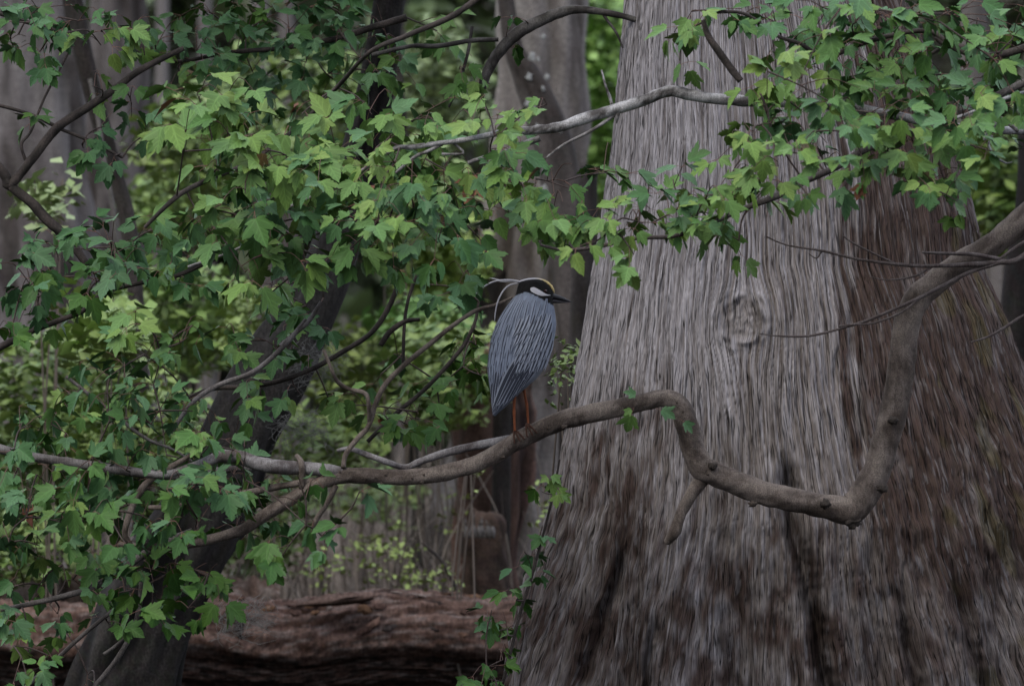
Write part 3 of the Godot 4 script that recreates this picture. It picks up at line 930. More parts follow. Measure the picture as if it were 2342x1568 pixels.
# ------------------------------------------------------------------ the perch
var perch_path := []
func perch() -> void:
	var main := [[2480, 395, 31, 0.1], [2400, 452, 30, 0.05], [2342, 500, 29], [2270, 560, 28], [2200, 602, 28], [2140, 645, 29], [2098, 685, 31], [2077, 730, 31], [2068, 790, 30], [2062, 850, 31], [2050, 915, 31], [2036, 970, 33], [2020, 1030, 31], [2003, 1085, 32], [1978, 1128, 35], [1948, 1163, 37], [1900, 1160, 29], [1850, 1150, 26], [1790, 1138, 27], [1730, 1122, 28], [1680, 1102, 27], [1640, 1086, 28], [1607, 1068, 29], [1588, 1030, 27], [1575, 985, 27], [1564, 946, 25], [1548, 921, 23], [1518, 911, 20], [1480, 917, 20], [1420, 932, 21], [1350, 946, 22], [1290, 960, 22], [1240, 980, 22], [1190, 1004, 21], [1130, 1040, 20], [1080, 1064, 19], [1020, 1080, 19], [960, 1089, 18], [900, 1091, 18], [830, 1088, 18], [775, 1088, 19], [720, 1110, 16], [650, 1150, 15], [590, 1188, 14], [550, 1213, 13], [490, 1230, 12], [430, 1243, 11], [385, 1250, 11], [330, 1248, 9], [265, 1246, 7]]
	perch_path = smooth_path(traced(main, 20.0), 7)
	var t := thing("perch_branch", "thick sinuous grey brown branch the heron stands on, looping before the cypress", "branch", perch_path[0][0])
	var c1 := Color(0.085, 0.065, 0.054)
	var c2 := Color(0.245, 0.200, 0.172)
	var mb := MB.new()
	tube(mb, perch_path, 26, c1, c2, 0.10, 30.0, 0.55)
	part("limb", mb.mesh(), M.twig, t)
	var limbs := [
		[[800, 1086, 14], [740, 1074, 15], [690, 1071, 16], [630, 1067, 17], [585, 1058, 17], [545, 1044, 16], [505, 1044, 15], [475, 1054, 12], [430, 1070, 10], [370, 1086, 9], [300, 1078, 9]],
		[[1195, 1000, 11], [1140, 1010, 11], [1080, 1021, 10], [1010, 1038, 9], [960, 1056, 8], [925, 1069, 7], [880, 1054, 7], [840, 1040, 7], [800, 1026, 6], [770, 1030, 4]],
		[[1612, 1088, 18], [1585, 1125, 15], [1560, 1170, 13], [1545, 1212, 14], [1532, 1232, 11], [1524, 1241, 6]],
		[[770, 1092, 9], [700, 1102, 8], [640, 1112, 8], [560, 1128, 8], [480, 1142, 7], [400, 1158, 7], [340, 1160, 5]],
		[[690, 1117, 7], [691, 1080, 8], [688, 1056, 7], [678, 1042, 5]],
		[[768, 1110, 7], [748, 1150, 6], [722, 1190, 6], [716, 1212, 4], [722, 1230, 3]],
		[[785, 1070, 6], [790, 1040, 6], [815, 1005, 6], [842, 975, 6], [858, 925, 6], [880, 880, 6], [920, 838, 6], [975, 793, 6], [1035, 745, 5], [1085, 712, 5], [1130, 698, 4], [1172, 680, 3]],
		[[845, 965, 5], [842, 915, 5], [832, 898, 5], [800, 890, 5], [775, 876, 5], [760, 850, 4], [740, 800, 4]],
		[[300, 1248, 7], [285, 1215, 7], [310, 1140, 8], [345, 1095, 8], [400, 1062, 7], [450, 1032, 5], [490, 1000, 4]]]
	for k in limbs.size():
		var m := MB.new()
		var pale := k == 0 or k == 1
		tube(m, smooth_path(traced(limbs[k], 20.0 + (0.05 if k == 1 else 0.0), 0.02), 6), 12, Color(0.12, 0.10, 0.095) if pale else c1, Color(0.33, 0.31, 0.31) if pale else c2, 0.12, 34.0, 0.6)
		part("side_limb", m.mesh(), M.twig, t)
	# knots, a gall and the snag end
	for k in [[2043, 962, 14, 0.02], [2018, 1117, 15, 0.02], [1950, 1192, 24, -0.02], [1888, 1152, 16, 0.03], [1722, 1152, 12, 0.0], [1290, 976, 9, 0.02], [1150, 1045, 7, 0.02], [965, 1103, 6, 0.0], [872, 1106, 5, 0.0], [1630, 1066, 13, 0.0]]:
		var m := MB.new()
		blob(m, P(k[0], k[1], 19.955 - k[3]), Vector3(k[2] * 0.8, k[2] * 0.62, k[2] * 0.6) * K * 20.0, Color(0.06, 0.048, 0.043) if k[2] > 12 else c1, 12, 8, 0.6)
		part("knot", m.mesh(), M.twig, t)
	for k in 60:
		var w = perch_path[rng.randi_range(150, perch_path.size() - 40)]
		var a := rf(0, TAU)
		var m := MB.new()
		blob(m, (w[0] as Vector3) + Vector3(0.2 * cos(a), cos(a) * 0.8, absf(sin(a))) * w[1] * 0.96, Vector3.ONE * rf(0.003, 0.006), c1, 6, 4, 0.5)
		part("bump", m.mesh(), M.twig, t)
	sprays(t, perch_path.slice(perch_path.size() - 75), 19.95, [[540, 1100, 60, 50, 7, 0], [450, 1180, 60, 60, 9, 3], [540, 1190, 50, 60, 7, 3], [400, 1275, 70, 60, 11, 3], [350, 1320, 60, 50, 8, 3], [500, 1330, 50, 50, 7, 3], [620, 1170, 50, 40, 5, 2], [700, 1190, 40, 50, 4, 2], [760, 1240, 40, 60, 6, 2], [822, 1118, 14, 24, 1, 2], [680, 1095, 50, 30, 4, 3], [640, 1270, 50, 40, 5, 3], [420, 1120, 60, 40, 8, 0], [560, 1040, 60, 30, 4, 0], [260, 1190, 60, 50, 8, 3], [330, 1170, 60, 50, 8, 0], [500, 1120, 60, 40, 6, 0], [600, 1100, 50, 40, 4, 2], [430, 1000, 50, 40, 5, 0], [520, 1060, 40, 30, 4, 0], [380, 1200, 60, 40, 7, 2], [340, 1340, 90, 50, 8, 3], [440, 1300, 70, 50, 7, 3], [300, 1250, 60, 50, 6, 2], [500, 1090, 70, 50, 7, 2], [430, 1380, 60, 50, 7, 3], [340, 1420, 60, 40, 5, 3], [560, 1150, 50, 50, 6, 0], [250, 1350, 60, 40, 6, 2]], 80.0, M.twig)
	# the few leaves on bare wood before the cypress
	for q in [[1462, 908, -0.5, 0.25, 50, 0], [1450, 932, -0.35, -1.0, 66, 1], [1500, 934, 0.9, -0.35, 66, 2], [1556, 958, 0.7, -0.6, 60, 2], [1450, 930, -0.9, -0.75, 46, 1]]:
		leaf(t, P(q[0], q[1], 19.92), Vector3(q[2], q[3], 0.35), Vector3(0.1, 0.6, 1.0), q[4] * K * 20.0 / 1.25, q[5])

	# the pale lichen covered limb above, with its maple leaves
	var lich := [[2420, 310, 9, 0.2], [2342, 300, 9, 0.1], [2270, 296, 9], [2150, 285, 10], [2040, 262, 11], [1950, 246, 12], [1850, 236, 12], [1760, 232, 13], [1690, 230, 13], [1610, 222, 13], [1555, 211, 14], [1525, 209, 13], [1480, 226, 13], [1430, 243, 13], [1380, 258, 13], [1330, 273, 13], [1280, 290, 12], [1230, 296, 11], [1180, 301, 9], [1130, 306, 7], [1070, 318, 6], [1010, 327, 6], [940, 336, 6], [895, 343, 5], [790, 415, 4, 0.35], [650, 480, 3, 0.45], [560, 560, 3, 0.4], [430, 610, 3, 0.3]]
	var w := smooth_path(traced(lich, 19.8), 6)
	var t2 := thing("lichen_branch", "whitish lichen covered maple limb crossing above the heron, leafy at its left", "branch", w[0][0])
	var m2 := MB.new()
	tube(m2, w, 12, Color(0.09, 0.08, 0.075), Color(0.56, 0.545, 0.545), 0.14, 40.0, 0.6)
	part("limb", m2.mesh(), M.twig, t2)
	for e in [[[1235, 316, 7], [1190, 332, 8], [1150, 350, 7], [1100, 362, 5], [1070, 372, 4]], [[1402, 252, 4], [1396, 225, 4], [1385, 195, 3], [1376, 160, 2]], [[1408, 262, 4], [1350, 300, 4], [1290, 330, 3], [1250, 360, 2]], [[1415, 246, 7], [1412, 268, 5], [1410, 282, 1]], [[2330, 300, 5], [2290, 270, 5], [2255, 262, 4], [2240, 245, 3]], [[1010, 330, 4], [980, 345, 4], [950, 358, 4], [905, 395, 3]], [[1030, 322, 3], [1060, 350, 3], [1010, 352, 3]]]:
		var m := MB.new()
		tube(m, smooth_path(traced(e, 19.8, 0.01), 5), 8, Color(0.10, 0.088, 0.082), Color(0.42, 0.40, 0.40), 0.12, 50.0)
		part("side_limb", m.mesh(), M.twig, t2)
	sprays(t2, w.slice(108), 19.85, [[900, 300, 90, 60, 16, 0], [1000, 260, 70, 50, 9, 1], [1085, 270, 70, 60, 9, 1], [1130, 300, 60, 50, 7, 1], [870, 400, 90, 70, 20, 1], [960, 380, 90, 60, 18, 0], [1050, 390, 80, 60, 14, 0], [1140, 360, 70, 60, 10, 0], [1195, 340, 30, 60, 4, 2], [860, 500, 90, 60, 18, 0], [950, 480, 90, 60, 18, 0], [1050, 470, 90, 60, 14, 0], [1150, 440, 80, 60, 12, 1], [1230, 460, 70, 60, 9, 1], [1000, 545, 70, 50, 8, 2], [900, 560, 80, 50, 12, 0], [1115, 560, 30, 40, 3, 2], [1180, 510, 60, 40, 5, 0], [1300, 420, 60, 50, 7, 0], [1390, 385, 50, 50, 7, 0], [1250, 230, 40, 40, 3, 1], [1280, 490, 60, 50, 8, 3], [1060, 620, 50, 30, 4, 2], [800, 560, 60, 40, 8, 0], [930, 420, 90, 60, 14, 2], [1080, 430, 90, 60, 12, 2]], 84.0, M.twig)

# ------------------------------------------------------------------ maple boughs
func boughs() -> void:
	var b1 := Color(0.035, 0.029, 0.026)
	var b2 := Color(0.095, 0.078, 0.070)
	bough("maple bough with large bright leaves filling the upper middle left", [[1123, -30, 8], [1039, 34, 7], [931, 81, 6], [847, 118, 5], [770, 200, 5, 0.3], [680, 290, 5, 0.45], [570, 370, 5, 0.35], [470, 413, 6, 0.2], [403, 450, 6], [330, 520, 4]], 20.1,
		[[450, 205, 70, 40, 8, 1], [560, 245, 60, 60, 9, 1], [425, 285, 60, 50, 8, 1], [600, 330, 80, 60, 14, 1], [510, 340, 90, 60, 12, 1], [690, 250, 70, 50, 9, 0], [680, 390, 90, 60, 16, 1], [780, 330, 90, 70, 16, 1], [560, 430, 80, 60, 12, 0], [480, 520, 90, 50, 14, 0], [620, 500, 100, 60, 18, 0], [740, 470, 100, 60, 18, 1], [850, 250, 80, 60, 10, 0], [700, 590, 60, 50, 8, 0], [560, 610, 70, 60, 9, 1], [595, 680, 50, 40, 6, 0], [560, 520, 80, 40, 12, 0], [790, 520, 70, 50, 10, 0], [650, 570, 60, 40, 7, 1], [760, 400, 80, 50, 12, 0], [520, 290, 90, 60, 10, 0], [640, 440, 90, 60, 12, 2], [500, 460, 80, 50, 10, 2]], 96.0, b1, b2)
	bough("maple bough of small dark leaves along the top left of centre", [[930, 40, 9], [860, 60, 8], [760, 90, 7], [640, 110, 6], [520, 120, 5], [400, 140, 4], [290, 110, 3]], 22.0,
		[[350, 60, 80, 60, 14, 2], [450, 100, 80, 70, 18, 2], [560, 70, 90, 60, 22, 2], [660, 50, 80, 50, 18, 2], [700, 130, 80, 60, 18, 2], [580, 160, 80, 50, 16, 2], [420, 170, 60, 40, 8, 1], [480, 20, 80, 40, 16, 3], [780, 60, 80, 60, 16, 2], [790, 190, 60, 60, 9, 3], [830, 130, 60, 50, 9, 0], [640, 220, 60, 40, 8, 2], [330, 120, 60, 30, 7, 1], [920, 150, 60, 60, 10, 0], [1000, 60, 60, 50, 9, 0], [880, 60, 50, 60, 7, 0], [620, 10, 120, 30, 16, 3], [750, 10, 90, 30, 10, 2]], 66.0, b1, b2)
	bough("maple spray of dark leaves hanging in the top left corner", [[-60, 10, 7], [60, 50, 5], [150, 75, 3]], 20.8,
		[[40, 40, 60, 50, 12, 2], [120, 60, 60, 50, 12, 2], [30, 100, 50, 40, 8, 0], [90, 110, 50, 40, 8, 2], [180, 40, 50, 40, 7, 2], [230, 95, 40, 40, 6, 1], [260, 60, 40, 30, 5, 1], [90, 10, 80, 30, 8, 2]], 70.0, b1, b2)
	bough("low maple bough of dark bluish leaves at the left edge", [[-60, 825, 9], [60, 762, 8], [120, 738, 7], [190, 710, 6], [240, 668, 6], [330, 645, 5], [400, 632, 5], [531, 572, 6]], 20.9,
		[[60, 600, 80, 50, 14, 2], [150, 560, 80, 50, 16, 2], [250, 530, 80, 50, 18, 2], [330, 560, 80, 50, 16, 2], [390, 510, 70, 40, 11, 0], [120, 650, 80, 40, 14, 3], [220, 635, 70, 40, 13, 3], [40, 680, 60, 50, 10, 2], [80, 720, 70, 30, 8, 3], [300, 610, 70, 40, 12, 2], [420, 570, 60, 40, 9, 0], [20, 760, 40, 40, 6, 3], [420, 650, 60, 40, 7, 2], [200, 700, 50, 30, 5, 3]], 74.0, b1, b2)
	bough("dark forked limb slanting across the pale trunks at the upper left", [[-40, 340, 10], [10, 400, 12], [22, 422, 12], [75, 360, 11], [130, 292, 11], [200, 245, 10], [260, 205, 9], [320, 160, 8], [420, 110, 6]], 21.3,
		[[70, 290, 30, 20, 2, 3], [110, 265, 40, 20, 3, 3], [190, 330, 40, 40, 4, 2], [240, 280, 40, 40, 4, 2], [300, 230, 50, 40, 6, 2], [210, 190, 40, 30, 4, 1], [330, 300, 50, 40, 5, 2], [260, 350, 40, 30, 3, 2]], 66.0, b1, b2, "forked_limb",
		[[[22, 425, 11], [70, 462, 12], [110, 505, 13], [160, 552, 12], [200, 610, 8]], [[130, 290, 5], [60, 258, 4], [-40, 232, 4]], [[60, 372, 4], [48, 330, 4], [70, 300, 3], [100, 225, 3], [140, 150, 3], [170, 90, 3]], [[130, 292, 4], [200, 320, 4], [280, 360, 3]]], 0.15)
	bough("pale lower bough thick with leaves spreading from the left edge", [[-60, 1010, 11], [0, 1027, 11], [60, 1042, 11], [120, 1052, 11], [230, 1068, 12], [330, 1082, 11], [420, 1088, 10], [500, 1075, 8], [575, 1070, 7]], 20.25,
		[[330, 800, 70, 50, 9, 0], [430, 760, 60, 50, 8, 0], [250, 850, 80, 50, 12, 2], [350, 870, 80, 50, 13, 0], [160, 900, 60, 40, 5, 1], [60, 960, 70, 60, 12, 0], [150, 980, 70, 50, 12, 0], [250, 950, 70, 60, 14, 0], [350, 960, 70, 60, 14, 2], [440, 930, 60, 50, 8, 0], [30, 1080, 60, 60, 12, 2], [110, 1100, 70, 60, 16, 0], [200, 1110, 70, 60, 16, 0], [290, 1060, 70, 50, 13, 2], [380, 1030, 70, 50, 11, 0], [470, 1080, 70, 50, 9, 0], [60, 1170, 70, 60, 16, 0], [160, 1190, 70, 50, 14, 0], [20, 1230, 40, 50, 7, 2], [250, 1170, 60, 50, 11, 2], [330, 1130, 60, 50, 9, 0], [310, 730, 40, 40, 5, 1], [480, 1000, 50, 40, 5, 0], [90, 1240, 60, 40, 9, 0]], 76.0, Color(0.10, 0.085, 0.08), Color(0.25, 0.23, 0.225), "maple_bough",
		[[[150, 860, 4], [240, 930, 4], [330, 1000, 4], [400, 1030, 3], [460, 1070, 3]], [[700, 730, 5], [650, 790, 6], [580, 850, 6], [500, 880, 6], [440, 920, 6], [390, 990, 5]], [[735, 690, 5], [700, 740, 6], [640, 790, 4]]])
	bough("drooping lower twigs with a few leaves across the bottom left", [[440, 1215, 9], [390, 1235, 9], [336, 1262, 9], [280, 1302, 9], [218, 1340, 8], [150, 1362, 7], [60, 1382, 6], [0, 1395, 4]], 20.3,
		[[60, 1420, 50, 40, 5, 1], [130, 1395, 50, 40, 4, 2], [130, 1500, 50, 40, 4, 0], [200, 1535, 40, 30, 3, 0], [30, 1400, 40, 30, 4, 2], [230, 1360, 40, 30, 4, 0], [150, 1440, 40, 30, 3, 1], [30, 1470, 30, 30, 2, 0], [300, 1290, 60, 40, 7, 2], [150, 1310, 60, 40, 6, 0], [90, 1330, 50, 30, 4, 0], [250, 1420, 60, 40, 4, 0], [60, 1540, 60, 30, 5, 0], [20, 1340, 50, 30, 5, 2], [200, 1290, 60, 40, 6, 0]], 74.0, Color(0.07, 0.06, 0.055), Color(0.18, 0.16, 0.15), "maple_bough",
		[[[322, 1330, 5], [318, 1390, 6], [300, 1448, 6], [265, 1510, 6], [215, 1572, 6], [180, 1640, 5]], [[300, 1362, 5], [240, 1410, 5], [185, 1455, 5], [120, 1515, 5], [60, 1570, 5], [20, 1620, 4]], [[290, 1452, 4], [262, 1478, 4], [236, 1496, 4]], [[283, 1305, 4], [286, 1360, 5], [292, 1420, 4]]])
	bough("maple bough thick with leaves hanging over the top right of the cypress", [[2440, 60, 10], [2342, 110, 9], [2254, 128, 9], [2185, 110, 7], [2120, 70, 6], [2000, 90, 6], [1891, 128, 6], [1830, 100, 5], [1770, 78, 4], [1700, 30, 4], [1610, 30, 4]], 19.5,
		[[1560, 60, 60, 60, 9, 1], [1640, 30, 70, 40, 9, 0], [1555, 130, 50, 40, 4, 0], [1800, 100, 80, 60, 18, 0], [1880, 60, 80, 60, 20, 0], [1960, 40, 80, 50, 20, 0], [2050, 50, 80, 60, 20, 2], [2150, 40, 80, 50, 20, 0], [2260, 40, 80, 60, 18, 2], [1830, 170, 80, 50, 18, 1], [1930, 140, 80, 60, 22, 0], [2030, 150, 80, 60, 22, 0], [2130, 160, 80, 60, 20, 0], [2230, 170, 80, 60, 18, 2], [2310, 150, 50, 60, 10, 0], [1750, 30, 60, 40, 8, 2], [2320, 60, 50, 50, 8, 0], [1880, 10, 100, 30, 8, 2], [2290, 110, 70, 50, 9, 0], [2200, 90, 60, 40, 8, 2]], 76.0, b1, b2, "maple_bough",
		[[[1608, 45, 5], [1622, 85, 8], [1650, 125, 9], [1675, 160, 9], [1695, 185, 8]], [[2254, 128, 8], [2200, 108, 8], [2165, 103, 7], [2140, 85, 5]], [[2172, 104, 6], [2150, 112, 5], [2132, 122, 4]]])
	bough("maple bough drooping leaves before the cypress below the upper right bough", [[2460, 150, 10], [2342, 190, 9], [2240, 240, 9], [2130, 290, 8], [1985, 340, 8], [1911, 383, 8], [1840, 415, 8], [1777, 448, 8], [1700, 478, 6], [1640, 505, 5]], 19.35,
		[[1740, 205, 60, 50, 8, 1], [1830, 240, 80, 50, 14, 0], [1760, 280, 60, 50, 9, 2], [1850, 310, 60, 50, 10, 2], [1930, 240, 80, 50, 16, 0], [2030, 250, 80, 60, 18, 0], [2120, 240, 80, 60, 18, 0], [2200, 260, 80, 60, 18, 0], [2290, 250, 60, 60, 11, 0], [2100, 320, 90, 50, 20, 1], [2030, 340, 70, 50, 12, 1], [2180, 330, 80, 60, 18, 0], [1700, 350, 70, 50, 9, 1], [1780, 370, 80, 50, 10, 1], [1850, 350, 60, 40, 8, 1], [1670, 400, 60, 40, 8, 1], [2160, 400, 60, 50, 10, 0], [2100, 415, 50, 40, 6, 0], [2190, 450, 30, 50, 5, 0], [1860, 455, 35, 40, 3, 3], [2040, 395, 60, 30, 6, 2], [2280, 340, 60, 40, 6, 0], [1950, 300, 60, 50, 8, 0], [1800, 415, 60, 30, 6, 0], [1900, 400, 50, 30, 5, 0], [1965, 380, 50, 40, 6, 0], [1720, 300, 50, 40, 5, 1]], 76.0, Color(0.10, 0.085, 0.08), Color(0.2, 0.18, 0.17))
	bough("bright maple spray crossing the pale cypress just above the heron", [[1660, 495, 5], [1600, 520, 5], [1540, 540, 5], [1450, 545, 5], [1385, 560, 5], [1300, 572, 4], [1235, 560, 3]], 19.5,
		[[1245, 548, 30, 20, 4, 1], [1330, 500, 60, 40, 10, 1], [1400, 515, 60, 50, 12, 1], [1470, 500, 70, 50, 15, 1], [1550, 470, 70, 40, 13, 1], [1570, 520, 70, 50, 13, 0], [1640, 490, 70, 50, 12, 0], [1690, 540, 40, 50, 6, 0], [1450, 575, 40, 35, 4, 1], [1540, 405, 60, 25, 3, 2], [1340, 560, 50, 30, 5, 1], [1470, 440, 40, 25, 3, 2], [1620, 440, 50, 30, 6, 1], [1680, 445, 50, 30, 6, 1], [1740, 435, 60, 30, 6, 1]], 74.0, Color(0.08, 0.06, 0.055), Color(0.17, 0.14, 0.13))
	bough("shaded maple shoots with dark leaves just left of the heron's back", [[840, 1010, 5], [900, 950, 5], [960, 900, 5], [1010, 850, 5], [1060, 790, 5], [1085, 740, 4], [1095, 690, 3]], 20.9,
		[[1090, 780, 45, 50, 9, 3], [1060, 830, 50, 40, 7, 3], [1000, 880, 60, 50, 7, 3], [960, 970, 60, 60, 7, 3], [900, 800, 40, 40, 4, 0], [1040, 640, 60, 60, 7, 2], [980, 640, 50, 50, 5, 0], [930, 960, 50, 50, 4, 3], [880, 930, 50, 50, 4, 0], [1010, 940, 40, 40, 3, 3], [870, 850, 40, 30, 3, 0], [780, 920, 30, 30, 3, 1], [1100, 850, 30, 40, 4, 3]], 76.0, b1, b2)
	bough("dark thin arching limbs low in the middle left with few leaves", [[915, 590, 6], [912, 640, 6], [890, 700, 6], [850, 760, 6], [790, 800, 6], [720, 840, 6], [640, 870, 6], [560, 885, 6], [480, 890, 5], [380, 930, 4]], 20.8,
		[[560, 890, 50, 40, 5, 0], [640, 650, 60, 40, 7, 0], [720, 740, 40, 40, 5, 2], [700, 690, 50, 40, 6, 0], [670, 760, 50, 40, 6, 0], [600, 850, 40, 30, 3, 0], [490, 1010, 60, 50, 7, 0], [620, 790, 60, 40, 5, 2], [560, 960, 50, 40, 4, 0], [660, 720, 50, 40, 5, 0], [520, 780, 60, 40, 6, 0], [640, 760, 40, 30, 4, 1], [760, 930, 30, 25, 3, 1], [690, 900, 50, 30, 3, 0], [600, 910, 40, 20, 3, 0], [700, 850, 40, 30, 3, 0]], 70.0, b1, b2, "arching_limb",
		[[[960, 730, 4], [925, 735, 6], [890, 760, 7], [870, 790, 6]], [[955, 625, 4], [935, 680, 4], [925, 740, 4], [922, 830, 4]], [[725, 595, 3], [735, 640, 4], [740, 680, 3]], [[690, 570, 3], [725, 595, 3], [680, 640, 3]]], 0.1)
	# dark limb across the top middle
	bough("dark mossy limb arching across the top behind the leaves, above the pale trunk", [[1500, 60, 5], [1430, 38, 7], [1340, 22, 9], [1290, 26, 12], [1240, 45, 14], [1185, 75, 15], [1140, 120, 13], [1115, 165, 12], [1100, 205, 10], [1092, 240, 7]], 21.6,
		[[1150, 90, 40, 40, 4, 3], [1050, 150, 50, 40, 4, 3], [1120, 185, 40, 30, 3, 1], [1200, 40, 40, 30, 3, 2]], 70.0, b1, Color(0.13, 0.12, 0.11), "arching_limb",
		[[[1140, 90, 5], [1080, 92, 6], [1000, 105, 6], [940, 105, 5], [850, 125, 5]], [[1375, 22, 4], [1385, 40, 4], [1410, 75, 3], [1425, 110, 2]], [[1080, 60, 4], [1068, 130, 4], [1045, 200, 4], [1025, 245, 4]]], 0.1)
	# the bare twigs in front of the trunk on the right
	var bare := [[2460, 480, 9, 0.1], [2342, 585, 7], [2285, 600, 6], [2230, 604, 6], [2170, 607, 5], [2115, 608, 4], [2060, 605, 4], [1960, 592, 3], [1880, 573, 3], [1800, 560, 2], [1752, 540, 2]]
	var w := smooth_path(traced(bare, 19.75), 6)
	var t := thing("bare_twig", "leafless forked twig reaching left in front of the cypress at the right", "branch", w[0][0])
	var mb := MB.new()
	tube(mb, w, 7, Color(0.10, 0.075, 0.07), Color(0.19, 0.16, 0.15), 0.1, 60.0)
	part("limb", mb.mesh(), M.twig, t)
	for e in [[[2290, 600, 5], [2220, 622, 5], [2160, 652, 5], [2110, 678, 5], [2050, 705, 4], [1985, 732, 4], [1920, 752, 3], [1850, 768, 3], [1780, 768, 2], [1735, 762, 1]],
		[[2100, 685, 3], [2060, 715, 3], [2000, 738, 3], [1950, 742, 2], [1920, 745, 2]], [[2130, 610, 3], [2090, 632, 3], [2030, 640, 2], [1990, 632, 1]], [[2050, 604, 3], [1960, 560, 2], [1930, 540, 2]],
		[[2300, 595, 5], [2230, 582, 5], [2180, 580, 4], [2110, 577, 3]], [[2420, 520, 5], [2342, 555, 5], [2290, 590, 4]], [[1880, 574, 2], [1868, 590, 2], [1850, 580, 1]], [[2430, 690, 5], [2342, 722, 4], [2300, 748, 4], [2260, 770, 3], [2222, 782, 2]]]:
		var m := MB.new()
		tube(m, smooth_path(traced(e, 19.75, 0.01), 5), 6, Color(0.10, 0.075, 0.07), Color(0.19, 0.16, 0.15), 0.1, 60.0)
		part("side_limb", m.mesh(), M.twig, t)
	# a curl of white lichened dead twig, upper right
	var curl := traced([[2360, 205, 4], [2300, 225, 4], [2240, 250, 4], [2190, 268, 4]], 19.2)
	var t3 := thing("dead_twig", "crooked white lichened dead twig hanging among the upper right leaves", "branch", curl[0][0])
	var m3 := MB.new()
	tube(m3, smooth_path(curl, 4), 6, Color(0.2, 0.19, 0.19), Color(0.5, 0.5, 0.51), 0.3, 70.0)
	part("limb", m3.mesh(), M.twig, t3)
	for e in [[[2260, 245, 4], [2250, 262, 4], [2243, 278, 4], [2262, 268, 3], [2278, 282, 4], [2262, 300, 4], [2252, 318, 4], [2270, 312, 3], [2262, 330, 3], [2275, 355, 3], [2300, 372, 2], [2316, 370, 1]], [[2342, 232, 3], [2325, 252, 3]]]:
		var m := MB.new()
		tube(m, smooth_path(traced(e, 19.2, 0.01), 4), 6, Color(0.2, 0.19, 0.19), Color(0.5, 0.5, 0.51), 0.3, 70.0)
		part("side_limb", m.mesh(), M.twig, t3)
	# the creeper at the foot of the cypress
	bough("leafy green creeper climbing the left foot of the big cypress", [[1120, 1640, 4], [1150, 1560, 4], [1170, 1480, 4], [1190, 1400, 4], [1215, 1320, 4], [1240, 1230, 3], [1265, 1130, 3], [1280, 1050, 2]], 20.95,
		[[1110, 1545, 40, 30, 7, 3], [1150, 1500, 40, 40, 9, 3], [1160, 1430, 40, 40, 7, 3], [1185, 1360, 35, 40, 8, 3], [1210, 1300, 35, 30, 6, 2], [1235, 1250, 25, 30, 5, 2], [1265, 1110, 25, 40, 5, 1], [1240, 1120, 25, 15, 2, 3], [1125, 1390, 30, 20, 3, 3], [1130, 1450, 25, 25, 3, 2], [1140, 1580, 40, 40, 7, 3]], 60.0, b1, b2, "creeper")

# ------------------------------------------------------------------ the heron
func H(cx: float, cy: float, z := 0.0) -> Vector3:
	# heron tracing frame -> world
	return P((1100.0 + cx / 3.135) * 0.9368, (620.0 + cy / 3.135) * 0.9368, 20.0) + Vector3(0, 0, z)

const BODY_L := [[188, 640], [192, 605], [200, 565], [215, 532], [235, 519], [260, 511], [290, 504], [320, 496], [350, 473], [380, 449], [420, 422], [470, 393], [520, 369], [560, 351], [600, 335], [650, 320], [700, 310], [750, 302], [800, 295], [850, 290], [900, 289], [950, 294], [1000, 303], [1050, 310], [1100, 316], [1150, 320], [1200, 326], [1238, 334]]
const BODY_R := [[188, 660], [192, 695], [200, 722], [215, 745], [235, 763], [260, 778], [290, 788], [320, 788], [350, 783], [380, 783], [420, 796], [470, 804], [520, 808], [560, 808], [600, 803], [650, 793], [700, 780], [750, 765], [800, 748], [850, 728], [900, 703], [950, 662], [1000, 604], [1050, 545], [1100, 492], [1150, 442], [1200, 383], [1238, 342]]
const BODY_Z := [[188, 0.004], [192, 0.011], [200, 0.017], [215, 0.022], [260, 0.029], [320, 0.036], [380, 0.048], [470, 0.064], [560, 0.072], [700, 0.074], [850, 0.066], [950, 0.052], [1050, 0.036], [1150, 0.020], [1238, 0.005]]
const BODY_C := [[188, -0.012], [380, -0.006], [700, 0.0], [1000, 0.012], [1238, 0.022]]
const CAP := [[480, 322], [500, 318], [530, 304], [570, 291], [600, 296], [640, 312], [700, 345], [740, 366], [780, 389]]

func on_body(cx: float, cy: float, lift := 0.0) -> Vector3:
	var l := look(BODY_L, cy)
	var r := look(BODY_R, cy)
	var q := clampf((cx - (l + r) * 0.5) / maxf(1.0, (r - l) * 0.5), -1.0, 1.0)
	return by_q(q, cy, lift)

func by_q(q: float, cy: float, lift := 0.0) -> Vector3:
	# q in -1..1 across the side that faces the viewer; beyond that, round to the far side
	var th := asin(clampf(q, -1, 1)) if absf(q) <= 1.0 else signf(q) * (PI - asin(2.0 - absf(q)))
	return by_angle(th, cy, lift)

func by_angle(th: float, cy: float, lift := 0.0) -> Vector3:
	var l := look(BODY_L, cy)
	var r := look(BODY_R, cy)
	var hw := (r - l) * 0.5
	var b := look(BODY_Z, cy)
	return H((l + r) * 0.5 + sin(th) * hw, cy, look(BODY_C, cy)) + Vector3(sin(th) * lift, 0.0, cos(th) * (b + lift))

